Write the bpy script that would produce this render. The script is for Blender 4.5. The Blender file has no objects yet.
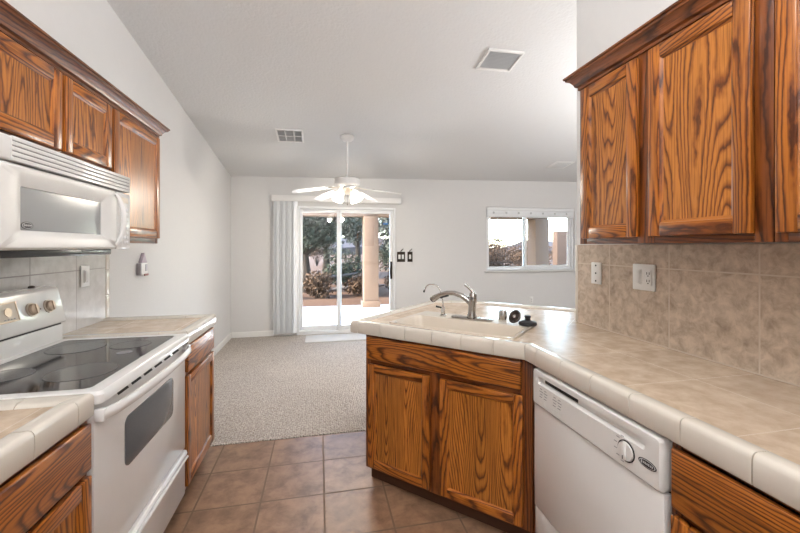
import bpy, bmesh, math, random
from mathutils import Vector, Matrix
random.seed(7)
sc = bpy.context.scene
COL = sc.collection
R = math.radians

# ------------------------------------------------------------------ camera, sky, sun, exposure
cam_data = bpy.data.cameras.new('camera'); cam = bpy.data.objects.new('camera', cam_data)
COL.objects.link(cam); sc.camera = cam
cam.location = (0, 0, 1.36); cam.rotation_euler = (R(90), 0, R(-12.07))
cam_data.sensor_width = 36.0; cam_data.lens = 376.6 / 800 * 36.0
cam_data.shift_y = -(266.5 - 246.7) / 800
cam_data.clip_start = 0.02; cam_data.clip_end = 500

world = bpy.data.worlds.new('world'); sc.world = world; world.use_nodes = True
wn = world.node_tree.nodes; wl = world.node_tree.links
bg = wn['Background']
sky = wn.new('ShaderNodeTexSky'); sky.sky_type = 'NISHITA'; sky.sun_disc = False
sky.sun_elevation = R(52); sky.sun_rotation = R(250); sky.air_density = 1.0; sky.dust_density = .6
wl.new(sky.outputs[0], bg.inputs[0]); bg.inputs[1].default_value = 3.0

sun_data = bpy.data.lights.new('sun', 'SUN'); sun_data.energy = 34; sun_data.angle = R(0.6); sun_data.color = (1.0, .93, .82)
sun = bpy.data.objects.new('sun', sun_data); COL.objects.link(sun)
sun.rotation_euler = Vector((1.0, .03, -.72)).to_track_quat('-Z', 'Y').to_euler()

# the kitchen's ceiling lamp, then unseen fill lamps added for both rooms
def globe(name, loc, power, color, size):
    d = bpy.data.lights.new(name, 'POINT'); d.energy = power; d.color = color; d.shadow_soft_size = size
    o = bpy.data.objects.new(name, d); COL.objects.link(o); o.location = loc; return o
def fill_disk(name, loc, size, power, color):
    d = bpy.data.lights.new(name, 'AREA'); d.shape = 'DISK'; d.size = size; d.energy = power; d.color = color
    o = bpy.data.objects.new(name, d); COL.objects.link(o); o.location = loc; o.rotation_euler = (math.pi, 0, 0); return o
globe('kitchen_ceiling_light', (0.0, .5, 3.02), 44, (1.0, .985, .965), .16)
fill_disk('kitchen_ceiling_fill', (0.1, -1.8, 2.1), .7, 108, (1.0, .995, .985))  # added fill behind the camera, aimed up to brighten the ceiling
fill_disk('living_ceiling_fill', (3.6, 1.9, 1.7), .8, 80, (1.0, .995, .985))  # added fill hidden by the right wall, bounces off the ceiling
globe('living_fill', (4.3, 2.4, 2.15), 75, (1.0, .995, .985), .30)  # added point fill out of view, no fixture

sc.view_settings.view_transform = 'Standard'; sc.view_settings.look = 'None'
sc.view_settings.exposure = 0.4; sc.view_settings.gamma = 1.0; sc.view_settings.use_curve_mapping = False

# ------------------------------------------------------------------ mesh helpers
class MB:
    """collects shapes into one mesh"""
    def __init__(s): s.bm = bmesh.new()
    def _add(s, tmp, mat):
        m = {}
        for v in tmp.verts: m[v] = s.bm.verts.new(v.co)
        for f in tmp.faces:
            try: nf = s.bm.faces.new([m[v] for v in f.verts]); nf.material_index = mat
            except ValueError: pass
        tmp.free()
    def box(s, x0, x1, y0, y1, z0, z1, mat=0, bev=0.0, seg=2, M=None):
        t = bmesh.new()
        bmesh.ops.create_cube(t, size=1)
        for v in t.verts:
            v.co = Vector(((x0+x1)/2 + v.co.x*(x1-x0), (y0+y1)/2 + v.co.y*(y1-y0), (z0+z1)/2 + v.co.z*(z1-z0)))
        if bev: bmesh.ops.bevel(t, geom=t.edges[:], offset=bev, segments=seg, affect='EDGES', profile=.5)
        if M is not None: bmesh.ops.transform(t, matrix=M, verts=t.verts)
        s._add(t, mat); return s
    def prism(s, pts, z0, z1, mat=0, axis='Z', bev=0.0, seg=2, M=None):
        """polygon extruded; axis Z: pts=(x,y); Y: pts=(x,z); X: pts=(y,z)"""
        t = bmesh.new()
        def P(a, b, c): return {'Z': (a, b, c), 'Y': (a, c, b), 'X': (c, a, b)}[axis]
        lo = [t.verts.new(P(a, b, z0)) for a, b in pts]; hi = [t.verts.new(P(a, b, z1)) for a, b in pts]
        n = len(pts)
        t.faces.new(lo[::-1]); t.faces.new(hi)
        for i in range(n): t.faces.new((lo[i], lo[(i+1) % n], hi[(i+1) % n], hi[i]))
        bmesh.ops.recalc_face_normals(t, faces=t.faces)
        if bev: bmesh.ops.bevel(t, geom=t.edges[:], offset=bev, segments=seg, affect='EDGES', profile=.5)
        if M is not None: bmesh.ops.transform(t, matrix=M, verts=t.verts)
        s._add(t, mat); return s
    def lathe(s, prof, loc=(0, 0, 0), direction=(0, 0, 1), seg=24, mat=0, cap=True):
        t = bmesh.new(); q = Vector(direction).to_track_quat('Z', 'Y'); loc = Vector(loc)
        rings = []
        for r, z in prof:
            rings.append([t.verts.new(loc + q @ Vector((r*math.cos(2*math.pi*i/seg), r*math.sin(2*math.pi*i/seg), z))) for i in range(seg)])
        for a, b in zip(rings, rings[1:]):
            for i in range(seg): t.faces.new((a[i], a[(i+1) % seg], b[(i+1) % seg], b[i]))
        if cap: t.faces.new(rings[0][::-1]); t.faces.new(rings[-1])
        bmesh.ops.recalc_face_normals(t, faces=t.faces)
        s._add(t, mat); return s
    def tube(s, pts, rad, seg=12, mat=0, flat=1.0):
        pts = [Vector(p) for p in pts]; t = bmesh.new(); rings = []
        n = len(pts); rad = rad if isinstance(rad, (list, tuple)) else [rad]*n
        up = None
        for i, p in enumerate(pts):
            d = (pts[min(i+1, n-1)] - pts[max(i-1, 0)]).normalized()
            if up is None:
                up = Vector((0, 0, 1)) if abs(d.z) < .9 else Vector((1, 0, 0))
            a = d.cross(up)
            if a.length < 1e-5: a = d.cross(Vector((0, 1, 0)))
            a.normalize(); b = a.cross(d).normalized(); up = b
            rings.append([t.verts.new(p + a*math.cos(2*math.pi*k/seg)*rad[i] + b*math.sin(2*math.pi*k/seg)*rad[i]*flat) for k in range(seg)])
        for A, B in zip(rings, rings[1:]):
            for k in range(seg): t.faces.new((A[k], A[(k+1) % seg], B[(k+1) % seg], B[k]))
        t.faces.new(rings[0][::-1]); t.faces.new(rings[-1])
        bmesh.ops.recalc_face_normals(t, faces=t.faces)
        s._add(t, mat); return s
    def loops(s, loops, mat=0, cap0=False, cap1=False):
        """bridges closed loops with equal counts"""
        t = bmesh.new(); L = [[t.verts.new(p) for p in l] for l in loops]; n = len(L[0])
        for a, b in zip(L, L[1:]):
            for i in range(n): t.faces.new((a[i], a[(i+1) % n], b[(i+1) % n], b[i]))
        if cap0: t.faces.new(L[0][::-1])
        if cap1: t.faces.new(L[-1])
        s._add(t, mat); return s
    def quad(s, *pts, mat=0):
        f = s.bm.faces.new([s.bm.verts.new(p) for p in pts]); f.material_index = mat; return s
    def build(s, name, mats, parent=None, smooth=True, M=None, angle=40):
        me = bpy.data.meshes.new(name)
        if M is not None: bmesh.ops.transform(s.bm, matrix=M, verts=s.bm.verts)
        s.bm.to_mesh(me); s.bm.free()
        for m in (mats if isinstance(mats, (list, tuple)) else [mats]): me.materials.append(m)
        if smooth and len(me.polygons):
            me.polygons.foreach_set('use_smooth', [True]*len(me.polygons)); me.set_sharp_from_angle(angle=R(angle))
        o = bpy.data.objects.new(name, me); COL.objects.link(o)
        if parent is not None: o.parent = parent
        return o

def rrect(x0, x1, y0, y1, r, n=6):
    pts = []
    for cx, cy, a0 in ((x1-r, y1-r, 0), (x0+r, y1-r, 90), (x0+r, y0+r, 180), (x1-r, y0+r, 270)):
        for k in range(n+1):
            a = R(a0 + 90*k/n); pts.append((cx + r*math.cos(a), cy + r*math.sin(a)))
    return pts

def tag(o, label, cat, group=None, kind=None):
    o['label'] = label; o['category'] = cat
    if group: o['group'] = group
    if kind: o['kind'] = kind
    return o
def thing(name, label, cat, loc=(0, 0, 0), rz=0.0, group=None):
    o = bpy.data.objects.new(name, None); COL.objects.link(o); o.empty_display_size = .05
    o.location = loc; o.rotation_euler = (0, 0, R(rz)); return tag(o, label, cat, group)
def struct(o, label, cat):
    o['kind'] = 'structure'; o['label'] = label; o['category'] = cat; return o

# ------------------------------------------------------------------ materials
def new_mat(name):
    m = bpy.data.materials.new(name); m.use_nodes = True
    nt = m.node_tree; b = nt.nodes['Principled BSDF']; return m, nt, b
def N(nt, t, **k):
    n = nt.nodes.new(t)
    for a, v in k.items():
        if a in n.inputs: n.inputs[a].default_value = v
        else: setattr(n, a, v)
    return n
def plain(name, col, rough=.5, metal=0.0, spec=.5, noise=0.0, nscale=20, bump=0.0, bscale=200, emit=None, estr=0, coat=0):
    m, nt, b = new_mat(name)
    b.inputs['Base Color'].default_value = (*col, 1); b.inputs['Roughness'].default_value = rough
    b.inputs['Metallic'].default_value = metal; b.inputs['Specular IOR Level'].default_value = spec
    if coat: b.inputs['Coat Weight'].default_value = coat; b.inputs['Coat Roughness'].default_value = .08
    tc = N(nt, 'ShaderNodeTexCoord')
    nz = N(nt, 'ShaderNodeTexNoise'); nz.inputs['Scale'].default_value = nscale; nz.inputs['Detail'].default_value = 4
    nt.links.new(tc.outputs['Object'], nz.inputs['Vector'])
    mx = N(nt, 'ShaderNodeMix', data_type='RGBA')
    k = max(noise, .015)
    mx.inputs[6].default_value = (*[c*(1-k) for c in col], 1); mx.inputs[7].default_value = (*[min(1, c*(1+k)) for c in col], 1)
    nt.links.new(nz.outputs['Fac'], mx.inputs[0]); nt.links.new(mx.outputs[2], b.inputs['Base Color'])
    if bump:
        bz = N(nt, 'ShaderNodeTexNoise'); bz.inputs['Scale'].default_value = bscale; bz.inputs['Detail'].default_value = 3
        bp = N(nt, 'ShaderNodeBump'); bp.inputs['Strength'].default_value = bump; bp.inputs['Distance'].default_value = .004
        nt.links.new(tc.outputs['Object'], bz.inputs['Vector']); nt.links.new(bz.outputs['Fac'], bp.inputs['Height']); nt.links.new(bp.outputs[0], b.inputs['Normal'])
    if emit: b.inputs['Emission Color'].default_value = (*emit, 1); b.inputs['Emission Strength'].default_value = estr
    return m

OAK_L, OAK_M, OAK_D = (.46, .152, .020), (.27, .074, .009), (.10, .023, .003)
def oak(name, axis, light=OAK_L, mid=OAK_M, dark=OAK_D, ring=15.0, dist=5.0, rough=.33):
    """axis: grain direction in object space, 0 x, 2 z"""
    m, nt, b = new_mat(name); L = nt.links.new
    tc = N(nt, 'ShaderNodeTexCoord'); oi = N(nt, 'ShaderNodeObjectInfo')
    # each board is cut from its own place in the tree
    mul = N(nt, 'ShaderNodeVectorMath', operation='MULTIPLY_ADD'); mul.inputs[1].default_value = (3.1, 2.9, 3.3)
    cmb = N(nt, 'ShaderNodeCombineXYZ')
    wn1 = N(nt, 'ShaderNodeTexWhiteNoise', noise_dimensions='1D'); L(oi.outputs['Random'], wn1.inputs['W'])
    L(wn1.outputs['Color'], mul.inputs[0]); L(tc.outputs['Object'], mul.inputs[2])
    def S(k): return tuple(k if i_ == axis else 1 for i_ in range(3))
    mp = N(nt, 'ShaderNodeMapping'); mp.inputs['Scale'].default_value = S(.09)
    L(mul.outputs[0], mp.inputs['Vector'])
    # growth rings cut by the saw: contour lines of a field stretched along the grain
    f1 = N(nt, 'ShaderNodeTexNoise'); f1.inputs['Scale'].default_value = ring*.30; f1.inputs['Detail'].default_value = 1.2; f1.inputs['Roughness'].default_value = .35
    L(mp.outputs[0], f1.inputs['Vector'])
    mpj = N(nt, 'ShaderNodeMapping'); mpj.inputs['Scale'].default_value = S(.35); L(mul.outputs[0], mpj.inputs['Vector'])
    f2 = N(nt, 'ShaderNodeTexNoise'); f2.inputs['Scale'].default_value = 55; f2.inputs['Detail'].default_value = 2; L(mpj.outputs[0], f2.inputs['Vector'])
    m1 = N(nt, 'ShaderNodeMath', operation='MULTIPLY'); m1.inputs[1].default_value = dist*6.5; L(f1.outputs['Fac'], m1.inputs[0])
    m2 = N(nt, 'ShaderNodeMath', operation='MULTIPLY_ADD'); m2.inputs[1].default_value = .55; L(f2.outputs['Fac'], m2.inputs[0]); L(m1.outputs[0], m2.inputs[2])
    wv = N(nt, 'ShaderNodeMath', operation='FRACT'); L(m2.outputs[0], wv.inputs[0])
    rp = N(nt, 'ShaderNodeValToRGB'); e = rp.color_ramp.elements
    e[0].position = 0; e[0].color = (*mid, 1); e[1].position = 1; e[1].color = (*mid, 1)
    for q_, c_ in ((.14, light), (.50, light), (.72, mid), (.86, dark), (.93, dark)):
        x_ = e.new(q_); x_.color = (*c_, 1)
    L(wv.outputs[0], rp.inputs['Fac'])
    # open pores: short dark dashes along the grain
    mp2 = N(nt, 'ShaderNodeMapping'); mp2.inputs['Scale'].default_value = S(.03); L(mul.outputs[0], mp2.inputs['Vector'])
    nz = N(nt, 'ShaderNodeTexNoise'); nz.inputs['Scale'].default_value = 190; nz.inputs['Detail'].default_value = 2; L(mp2.outputs[0], nz.inputs['Vector'])
    r2 = N(nt, 'ShaderNodeValToRGB'); r2.color_ramp.elements[0].position = .34; r2.color_ramp.elements[0].color = (.45, .38, .33, 1)
    r2.color_ramp.elements[1].position = .52; r2.color_ramp.elements[1].color = (1, 1, 1, 1); L(nz.outputs['Fac'], r2.inputs['Fac'])
    mx = N(nt, 'ShaderNodeMix', data_type='RGBA', blend_type='MULTIPLY'); mx.inputs[0].default_value = .8
    L(rp.outputs[0], mx.inputs[6]); L(r2.outputs[0], mx.inputs[7])
    # slow tone change board to board
    n3 = N(nt, 'ShaderNodeTexNoise'); n3.inputs['Scale'].default_value = 6; n3.inputs['Detail'].default_value = 2; L(mp.outputs[0], n3.inputs['Vector'])
    hs = N(nt, 'ShaderNodeHueSaturation'); mr = N(nt, 'ShaderNodeMapRange'); mr.inputs[1].default_value = .3; mr.inputs[2].default_value = .7; mr.inputs[3].default_value = .8; mr.inputs[4].default_value = 1.15
    L(n3.outputs['Fac'], mr.inputs[0]); L(mr.outputs[0], hs.inputs['Value']); L(mx.outputs[2], hs.inputs['Color'])
    L(hs.outputs[0], b.inputs['Base Color'])
    b.inputs['Roughness'].default_value = rough; b.inputs['Specular IOR Level'].default_value = .5; b.inputs['Coat Weight'].default_value = .3; b.inputs['Coat Roughness'].default_value = .25
    bp = N(nt, 'ShaderNodeBump'); bp.inputs['Strength'].default_value = .12; bp.inputs['Distance'].default_value = .002
    L(nz.outputs['Fac'], bp.inputs['Height']); L(bp.outputs[0], b.inputs['Normal'])
    return m

def tile(name, c1, c2, grout, w, h, mort=.004, rough=.3, mott=9, plane='XY', off=(0, 0), rot=0, spec=.5, dark=None, var=.06, bumps=.3, swirl=.25):
    """square tiles; the pattern lies in object space"""
    m, nt, b = new_mat(name); L = nt.links.new
    tc = N(nt, 'ShaderNodeTexCoord'); sep = N(nt, 'ShaderNodeSeparateXYZ'); cb = N(nt, 'ShaderNodeCombineXYZ')
    L(tc.outputs['Object'], sep.inputs[0])
    ix = {'X': 0, 'Y': 1, 'Z': 2}
    L(sep.outputs[ix[plane[0]]], cb.inputs[0]); L(sep.outputs[ix[plane[1]]], cb.inputs[1])
    mp = N(nt, 'ShaderNodeMapping', vector_type='TEXTURE'); mp.inputs['Location'].default_value = (*off, 0); mp.inputs['Rotation'].default_value = (0, 0, R(rot))
    L(cb.outputs[0], mp.inputs['Vector'])
    br = N(nt, 'ShaderNodeTexBrick', offset=0.0, squash=1.0)
    br.inputs['Scale'].default_value = 1; br.inputs['Brick Width'].default_value = w; br.inputs['Row Height'].default_value = h
    br.inputs['Mortar Size'].default_value = mort; br.inputs['Mortar Smooth'].default_value = .2
    br.inputs['Color1'].default_value = (1-var, 1-var, 1-var, 1); br.inputs['Color2'].default_value = (1+var, 1+var, 1+var, 1); br.inputs['Mortar'].default_value = (1, 1, 1, 1)
    L(mp.outputs[0], br.inputs['Vector'])
    nz = N(nt, 'ShaderNodeTexNoise'); nz.inputs['Scale'].default_value = mott; nz.inputs['Detail'].default_value = 8; nz.inputs['Roughness'].default_value = .62; nz.inputs['Distortion'].default_value = swirl
    L(tc.outputs['Object'], nz.inputs['Vector'])
    rp = N(nt, 'ShaderNodeValToRGB'); e = rp.color_ramp.elements
    e[0].position = .34; e[0].color = (*c2, 1); e[1].position = .64; e[1].color = (*c1, 1)
    if dark: d = e.new(.27); d.color = (*dark, 1)
    L(nz.outputs['Fac'], rp.inputs['Fac'])
    mm = N(nt, 'ShaderNodeMix', data_type='RGBA', blend_type='MULTIPLY'); mm.inputs[0].default_value = 1
    L(rp.outputs[0], mm.inputs[6]); L(br.outputs['Color'], mm.inputs[7])
    mx = N(nt, 'ShaderNodeMix', data_type='RGBA'); mx.inputs[7].default_value = (*grout, 1)
    L(br.outputs['Fac'], mx.inputs[0]); L(mm.outputs[2], mx.inputs[6]); L(mx.outputs[2], b.inputs['Base Color'])
    rr = N(nt, 'ShaderNodeMapRange'); rr.inputs[3].default_value = rough; rr.inputs[4].default_value = .8
    L(br.outputs['Fac'], rr.inputs[0]); L(rr.outputs[0], b.inputs['Roughness'])
    b.inputs['Specular IOR Level'].default_value = spec
    sub = N(nt, 'ShaderNodeMath', operation='MULTIPLY_ADD'); sub.inputs[1].default_value = -1.0
    sc2 = N(nt, 'ShaderNodeMath', operation='MULTIPLY'); sc2.inputs[1].default_value = .25; L(nz.outputs['Fac'], sc2.inputs[0])
    L(br.outputs['Fac'], sub.inputs[0]); L(sc2.outputs[0], sub.inputs[2])
    bp = N(nt, 'ShaderNodeBump'); bp.inputs['Strength'].default_value = bumps; bp.inputs['Distance'].default_value = .004
    L(sub.outputs[0], bp.inputs['Height']); L(bp.outputs[0], b.inputs['Normal'])
    return m

WALL = plain('wall_paint', (.675, .668, .662), .75, spec=.25, bump=.25, bscale=70)
CEIL = plain('ceiling_paint', (.69, .69, .692), .85, spec=.2, bump=.9, bscale=45)
TRIMW = plain('white_trim_paint', (.78, .77, .75), .4)
OAKV = oak('oak_grain_up', 2, ring=24); OAKH = oak('oak_grain_across', 0, ring=19, dist=6)
OAKP = oak('oak_panel', 2, light=(.54, .20, .033), mid=(.35, .11, .015), dark=(.135, .034, .005), ring=20, dist=7.5)
OAKC = oak('oak_crown', 1, light=(.23, .07, .017), mid=(.16, .046, .010), dark=(.07, .018, .004), rough=.38)
OAKF = oak('oak_frame_shaded', 2, light=(.235, .066, .011), mid=(.15, .038, .006), dark=(.055, .013, .0025))  # red-brown wood, darkened further for the shade between doors and drawers
OAKFH = oak('oak_frame_shaded_across', 0, light=(.235, .066, .011), mid=(.15, .038, .006), dark=(.055, .013, .0025))  # same darkening for shade, grain across
DARKWOOD = plain('toe_kick_stain', (.06, .022, .008), .6)
T = .331
FLOORT = tile('floor_tile', (.35, .205, .122), (.17, .092, .053), (.19, .125, .085), T, T, .005, .40, 9, dark=(.15, .08, .05), off=(.025, 2.776))
CTILE = tile('counter_tile', (.66, .525, .40), (.50, .385, .28), (.50, .40, .305), T, T, .0016, .27, 16, off=(.905, .70), spec=.9)
CTILE45 = tile('counter_tile_turned', (.66, .525, .40), (.50, .385, .28), (.50, .40, .305), T, T, .0016, .27, 16, off=(1.155, 2.129), rot=-45, spec=.9)
SPLASH = tile('splash_tile', (.62, .505, .40), (.38, .29, .215), (.62, .53, .435), .345, .345, .003, .33, 24, plane='YZ', off=(1.36-.345*8, 1.263-.345*4), dark=(.30, .225, .165), swirl=.45)
SPLASH_DAYLIT = tile('splash_tile_daylit', (.66, .645, .63), (.54, .525, .51), (.36, .34, .33), .331, .331, .003, .22, 14, plane='YZ', off=(2.338-.331*8, 1.231-.331*4))  # same tile made paler and greyer: window light put into the colour
CERAMIC = plain('cream_ceramic', (.67, .625, .555), .22, coat=.3)
GROUT = plain('cap_grout', (.40, .33, .25), .8)
ENAMEL = plain('white_enamel', (.76, .755, .745), .22, coat=.4)
PLASTIC = plain('white_plastic', (.74, .735, .72), .38)
BISQUE = plain('bisque_plastic', (.62, .55, .46), .4)
SHADOWGAP = plain('black_gap', (.012, .012, .012), .7)
BLACKGL = plain('black_ceramic_glass', (.014, .014, .016), .08, spec=.4)
BURNER = plain('burner_print', (.045, .045, .047), .2)
OVENGL = plain('oven_window_glass', (.115, .12, .13), .13, noise=.25, nscale=400)
MWGL = plain('microwave_window_glass', (.33, .34, .345), .16, noise=.1, nscale=500)
DARKMET = plain('dark_metal', (.10, .08, .07), .45, metal=.6)
KNOBMET = plain('champagne_knob', (.55, .44, .34), .35, metal=.7)
NICKEL = plain('brushed_nickel', (.44, .42, .40), .22, metal=1.0)
STEEL = plain('polished_steel', (.62, .61, .59), .14, metal=1.0)
RUBBER = plain('black_rubber', (.02, .02, .022), .4)
SINKM = plain('cream_sink_enamel', (.70, .625, .53), .2, coat=.4)
BRONZE = plain('oil_rubbed_bronze', (.035, .026, .02), .4, metal=.7)
PRINT = plain('grey_print', (.25, .25, .26), .6)
VINYL = plain('white_vinyl', (.80, .81, .82), .4)
BLIND = plain('blind_vane_vinyl', (.90, .92, .94), .5)
FANW = plain('white_fan_paint', (.80, .79, .78), .35)
GREYPANEL = plain('grey_grille_paint', (.58, .59, .60), .5)
MATF = plain('pale_mat_weave', (.66, .64, .62), .95, noise=.08, nscale=150, bump=.4, bscale=300)
STUCCO = plain('tan_stucco', (.12, .078, .053), .9, noise=.06, nscale=8, bump=.4, bscale=60, spec=.05)
STUCCOD = plain('brown_stucco', (.05, .032, .023), .9, noise=.08, nscale=8, bump=.4, bscale=60, spec=.05)
CONC = plain('patio_concrete', (.72, .69, .65), .85, noise=.08, nscale=4)
DIRT = plain('desert_dirt', (.050, .027, .016), .95, noise=.35, nscale=1.5, bump=.6, bscale=12, spec=.05)
BARK = plain('grey_bark', (.022, .016, .012), .9, noise=.3, nscale=14, spec=.05)
LEAFA = plain('dusty_green_leaf', (.030, .033, .022), .7, noise=.4, nscale=3, spec=.05)
LEAFB = plain('dry_brown_leaf', (.050, .029, .017), .8, noise=.4, nscale=3, spec=.05)
LEAFC = plain('silver_leaf', (.060, .062, .052), .7, noise=.4, nscale=3, spec=.05)
HILLM = plain('hazy_hill', (.028, .024, .024), .95, noise=.2, nscale=.1, spec=.05)
BLUE = plain('blue_sticker', (.05, .16, .40), .5)
GREYWOOD = plain('weathered_log', (.07, .055, .045), .9, noise=.3, nscale=9, spec=.05)

def glass_mat():
    m = bpy.data.materials.new('window_glass'); m.use_nodes = True; nt = m.node_tree; nt.nodes.clear()
    o = N(nt, 'ShaderNodeOutputMaterial'); mx = N(nt, 'ShaderNodeMixShader'); t = N(nt, 'ShaderNodeBsdfTransparent'); g = N(nt, 'ShaderNodeBsdfGlossy')
    t.inputs[0].default_value = (.93, .95, .95, 1); g.inputs['Roughness'].default_value = .01
    fr = N(nt, 'ShaderNodeFresnel'); fr.inputs[0].default_value = 1.45
    nt.links.new(fr.outputs[0], mx.inputs[0]); nt.links.new(t.outputs[0], mx.inputs[1]); nt.links.new(g.outputs[0], mx.inputs[2]); nt.links.new(mx.outputs[0], o.inputs[0])
    return m
GLASS = glass_mat()
def carpet_mat():
    m, nt, b = new_mat('berber_carpet'); L = nt.links.new
    tc = N(nt, 'ShaderNodeTexCoord')
    vo = N(nt, 'ShaderNodeTexVoronoi'); vo.inputs['Scale'].default_value = 62; vo.inputs['Randomness'].default_value = .55
    L(tc.outputs['Object'], vo.inputs['Vector'])
    nz = N(nt, 'ShaderNodeTexNoise'); nz.inputs['Scale'].default_value = 90; nz.inputs['Detail'].default_value = 3; L(tc.outputs['Object'], nz.inputs['Vector'])
    n2 = N(nt, 'ShaderNodeTexNoise'); n2.inputs['Scale'].default_value = 1.6; n2.inputs['Detail'].default_value = 3; L(tc.outputs['Object'], n2.inputs['Vector'])
    rp = N(nt, 'ShaderNodeValToRGB'); e = rp.color_ramp.elements
    e[0].position = .30; e[0].color = (.42, .36, .31, 1); e[1].position = .58; e[1].color = (.78, .71, .65, 1)
    L(nz.outputs['Fac'], rp.inputs['Fac'])
    mx = N(nt, 'ShaderNodeMix', data_type='RGBA', blend_type='MULTIPLY'); mx.inputs[0].default_value = .25
    L(rp.outputs[0], mx.inputs[6]); L(n2.outputs['Fac'], mx.inputs[7])
    m2 = N(nt, 'ShaderNodeMix', data_type='RGBA', blend_type='MULTIPLY'); m2.inputs[0].default_value = .45
    r3 = N(nt, 'ShaderNodeValToRGB'); r3.color_ramp.elements[0].position = .25; r3.color_ramp.elements[0].color = (1, 1, 1, 1); r3.color_ramp.elements[1].position = .75; r3.color_ramp.elements[1].color = (.45, .42, .40, 1)
    L(vo.outputs['Distance'], r3.inputs['Fac']); L(mx.outputs[2], m2.inputs[6]); L(r3.outputs[0], m2.inputs[7]); L(m2.outputs[2], b.inputs['Base Color'])
    b.inputs['Roughness'].default_value = .95; b.inputs['Specular IOR Level'].default_value = .1
    bp = N(nt, 'ShaderNodeBump', invert=True); bp.inputs['Strength'].default_value = .8; bp.inputs['Distance'].default_value = .012
    L(vo.outputs['Distance'], bp.inputs['Height']); L(bp.outputs[0], b.inputs['Normal'])
    return m
CARPET = carpet_mat()

# ------------------------------------------------------------------ the room
XL, YB, XR, YW = -1.285, 5.98, 1.50, 1.975        # left wall, back wall, right kitchen wall and its end
XE, YS = 7.2, -3.0                                 # far right wall, wall behind the camera
def cz(x, y): return 2.405 + .143*(YB - y) + .021*(x - XL)
def slab_poly(name, pts, th, m):                   # sloped ceiling
    b = MB(); lo = [Vector((x, y, cz(x, y))) for x, y in pts]; hi = [p + Vector((0, 0, th)) for p in lo]; n = len(pts)
    b.bm.verts.ensure_lookup_table()
    L = [b.bm.verts.new(p) for p in lo]; H = [b.bm.verts.new(p) for p in hi]
    b.bm.faces.new(L); b.bm.faces.new(H[::-1])
    for i in range(n): b.bm.faces.new((L[(i+1) % n], L[i], H[i], H[(i+1) % n]))
    bmesh.ops.recalc_face_normals(b.bm, faces=b.bm.faces)
    return b.build(name, m, smooth=False)
def wall_block(b, x0, x1, y0, y1, z0, z1=None):
    """upright block; without z1 its top follows the ceiling"""
    t = bmesh.new(); c = [(x0, y0), (x1, y0), (x1, y1), (x0, y1)]
    lo = [t.verts.new((x, y, z0)) for x, y in c]; hi = [t.verts.new((x, y, (cz(x, y) if z1 is None else z1))) for x, y in c]
    t.faces.new(lo[::-1]); t.faces.new(hi)
    for i in range(4): t.faces.new((lo[i], lo[(i+1) % 4], hi[(i+1) % 4], hi[i]))
    bmesh.ops.recalc_face_normals(t, faces=t.faces); b._add(t, 0)

YC = 2.776                                          # where tile meets carpet
fl = MB().box(XL-.15, XE, YS-.15, YC, -.10, 0).build('floor', FLOORT, smooth=False)
struct(fl, 'brown mottled ceramic tile floor of the kitchen', 'floor')
ca = MB().box(XL-.15, XE, YC+.001, YB+.15, -.10, .008, bev=.006).build('floor_carpet', CARPET)
struct(ca, 'beige looped carpet floor beyond the kitchen tile', 'floor')
struct(slab_poly('ceiling', [(XL-.15, YS-.15), (XE+.15, YS-.15), (XE+.15, YB+.15), (XL-.15, YB+.15)], .12, CEIL), 'textured white vaulted ceiling', 'ceiling')
b = MB(); wall_block(b, XL-.15, XL, YS, YB, 0); struct(b.build('wall_left', WALL, smooth=False), 'off white wall on the left', 'wall')
DX0, DX1, DZ0, DZ1 = -.34, 1.20, .0, 1.985          # door opening
WX0, WX1, WZ0, WZ1 = 2.79, 4.50, .945, 2.045        # window opening
b = MB(); y0, y1 = YB, YB+.15
wall_block(b, XL-.15, DX0, y0, y1, 0); wall_block(b, DX0, DX1, y0, y1, DZ1); wall_block(b, DX1, WX0, y0, y1, 0)
wall_block(b, WX0, WX1, y0, y1, 0, WZ0); wall_block(b, WX0, WX1, y0, y1, WZ1); wall_block(b, WX1, XE+.15, y0, y1, 0)
struct(b.build('wall_back', WALL, smooth=False), 'off white far wall with the sliding door and the window', 'wall')
b = MB(); wall_block(b, XR, XR+.12, YS, YW, 0); struct(b.build('wall_right', WALL, smooth=False), 'off white wall behind the right cabinets', 'wall')
b = MB(); wall_block(b, XE, XE+.15, YS, YB, 0); struct(b.build('wall_living', WALL, smooth=False), 'far right wall of the living room', 'wall')
b = MB(); wall_block(b, XL-.15, XE+.15, YS-.15, YS, 0); struct(b.build('wall_front', WALL, smooth=False), 'wall behind the camera', 'wall')
bb = MB(); bb.prism([(0, .009), (.013, .009), (.013, .075), (.008, .088), (0, .09)], 2.68, YB-.002, axis='Y', M=Matrix.Translation((XL+.001, 0, 0)))
struct(bb.build('baseboard_left', TRIMW), 'white baseboard along the left wall', 'baseboard')
bb = MB()
for a0, a1 in ((XL+.016, DX0-.06), (DX1+.06, XE)): bb.prism([(YB-.001, .009), (YB-.014, .009), (YB-.014, .075), (YB-.009, .088), (YB-.001, .09)], a0, a1, axis='X')
struct(bb.build('baseboard_back', TRIMW), 'white baseboard along the far wall', 'baseboard')
# knee wall carrying the bar side of the peninsula
S45 = Matrix.Rotation(R(-45), 4, 'Z')               # local x runs along the sink front, local y away from the camera
def st(s, t): return ((s+t)/2**.5, (t-s)/2**.5)
kb = MB().box(-1.33, .60, 2.74, 2.84, 0.0, .845, M=S45).build('wall_peninsula', WALL, smooth=False)
struct(kb, 'low wall under the bar side of the peninsula', 'wall')

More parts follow.
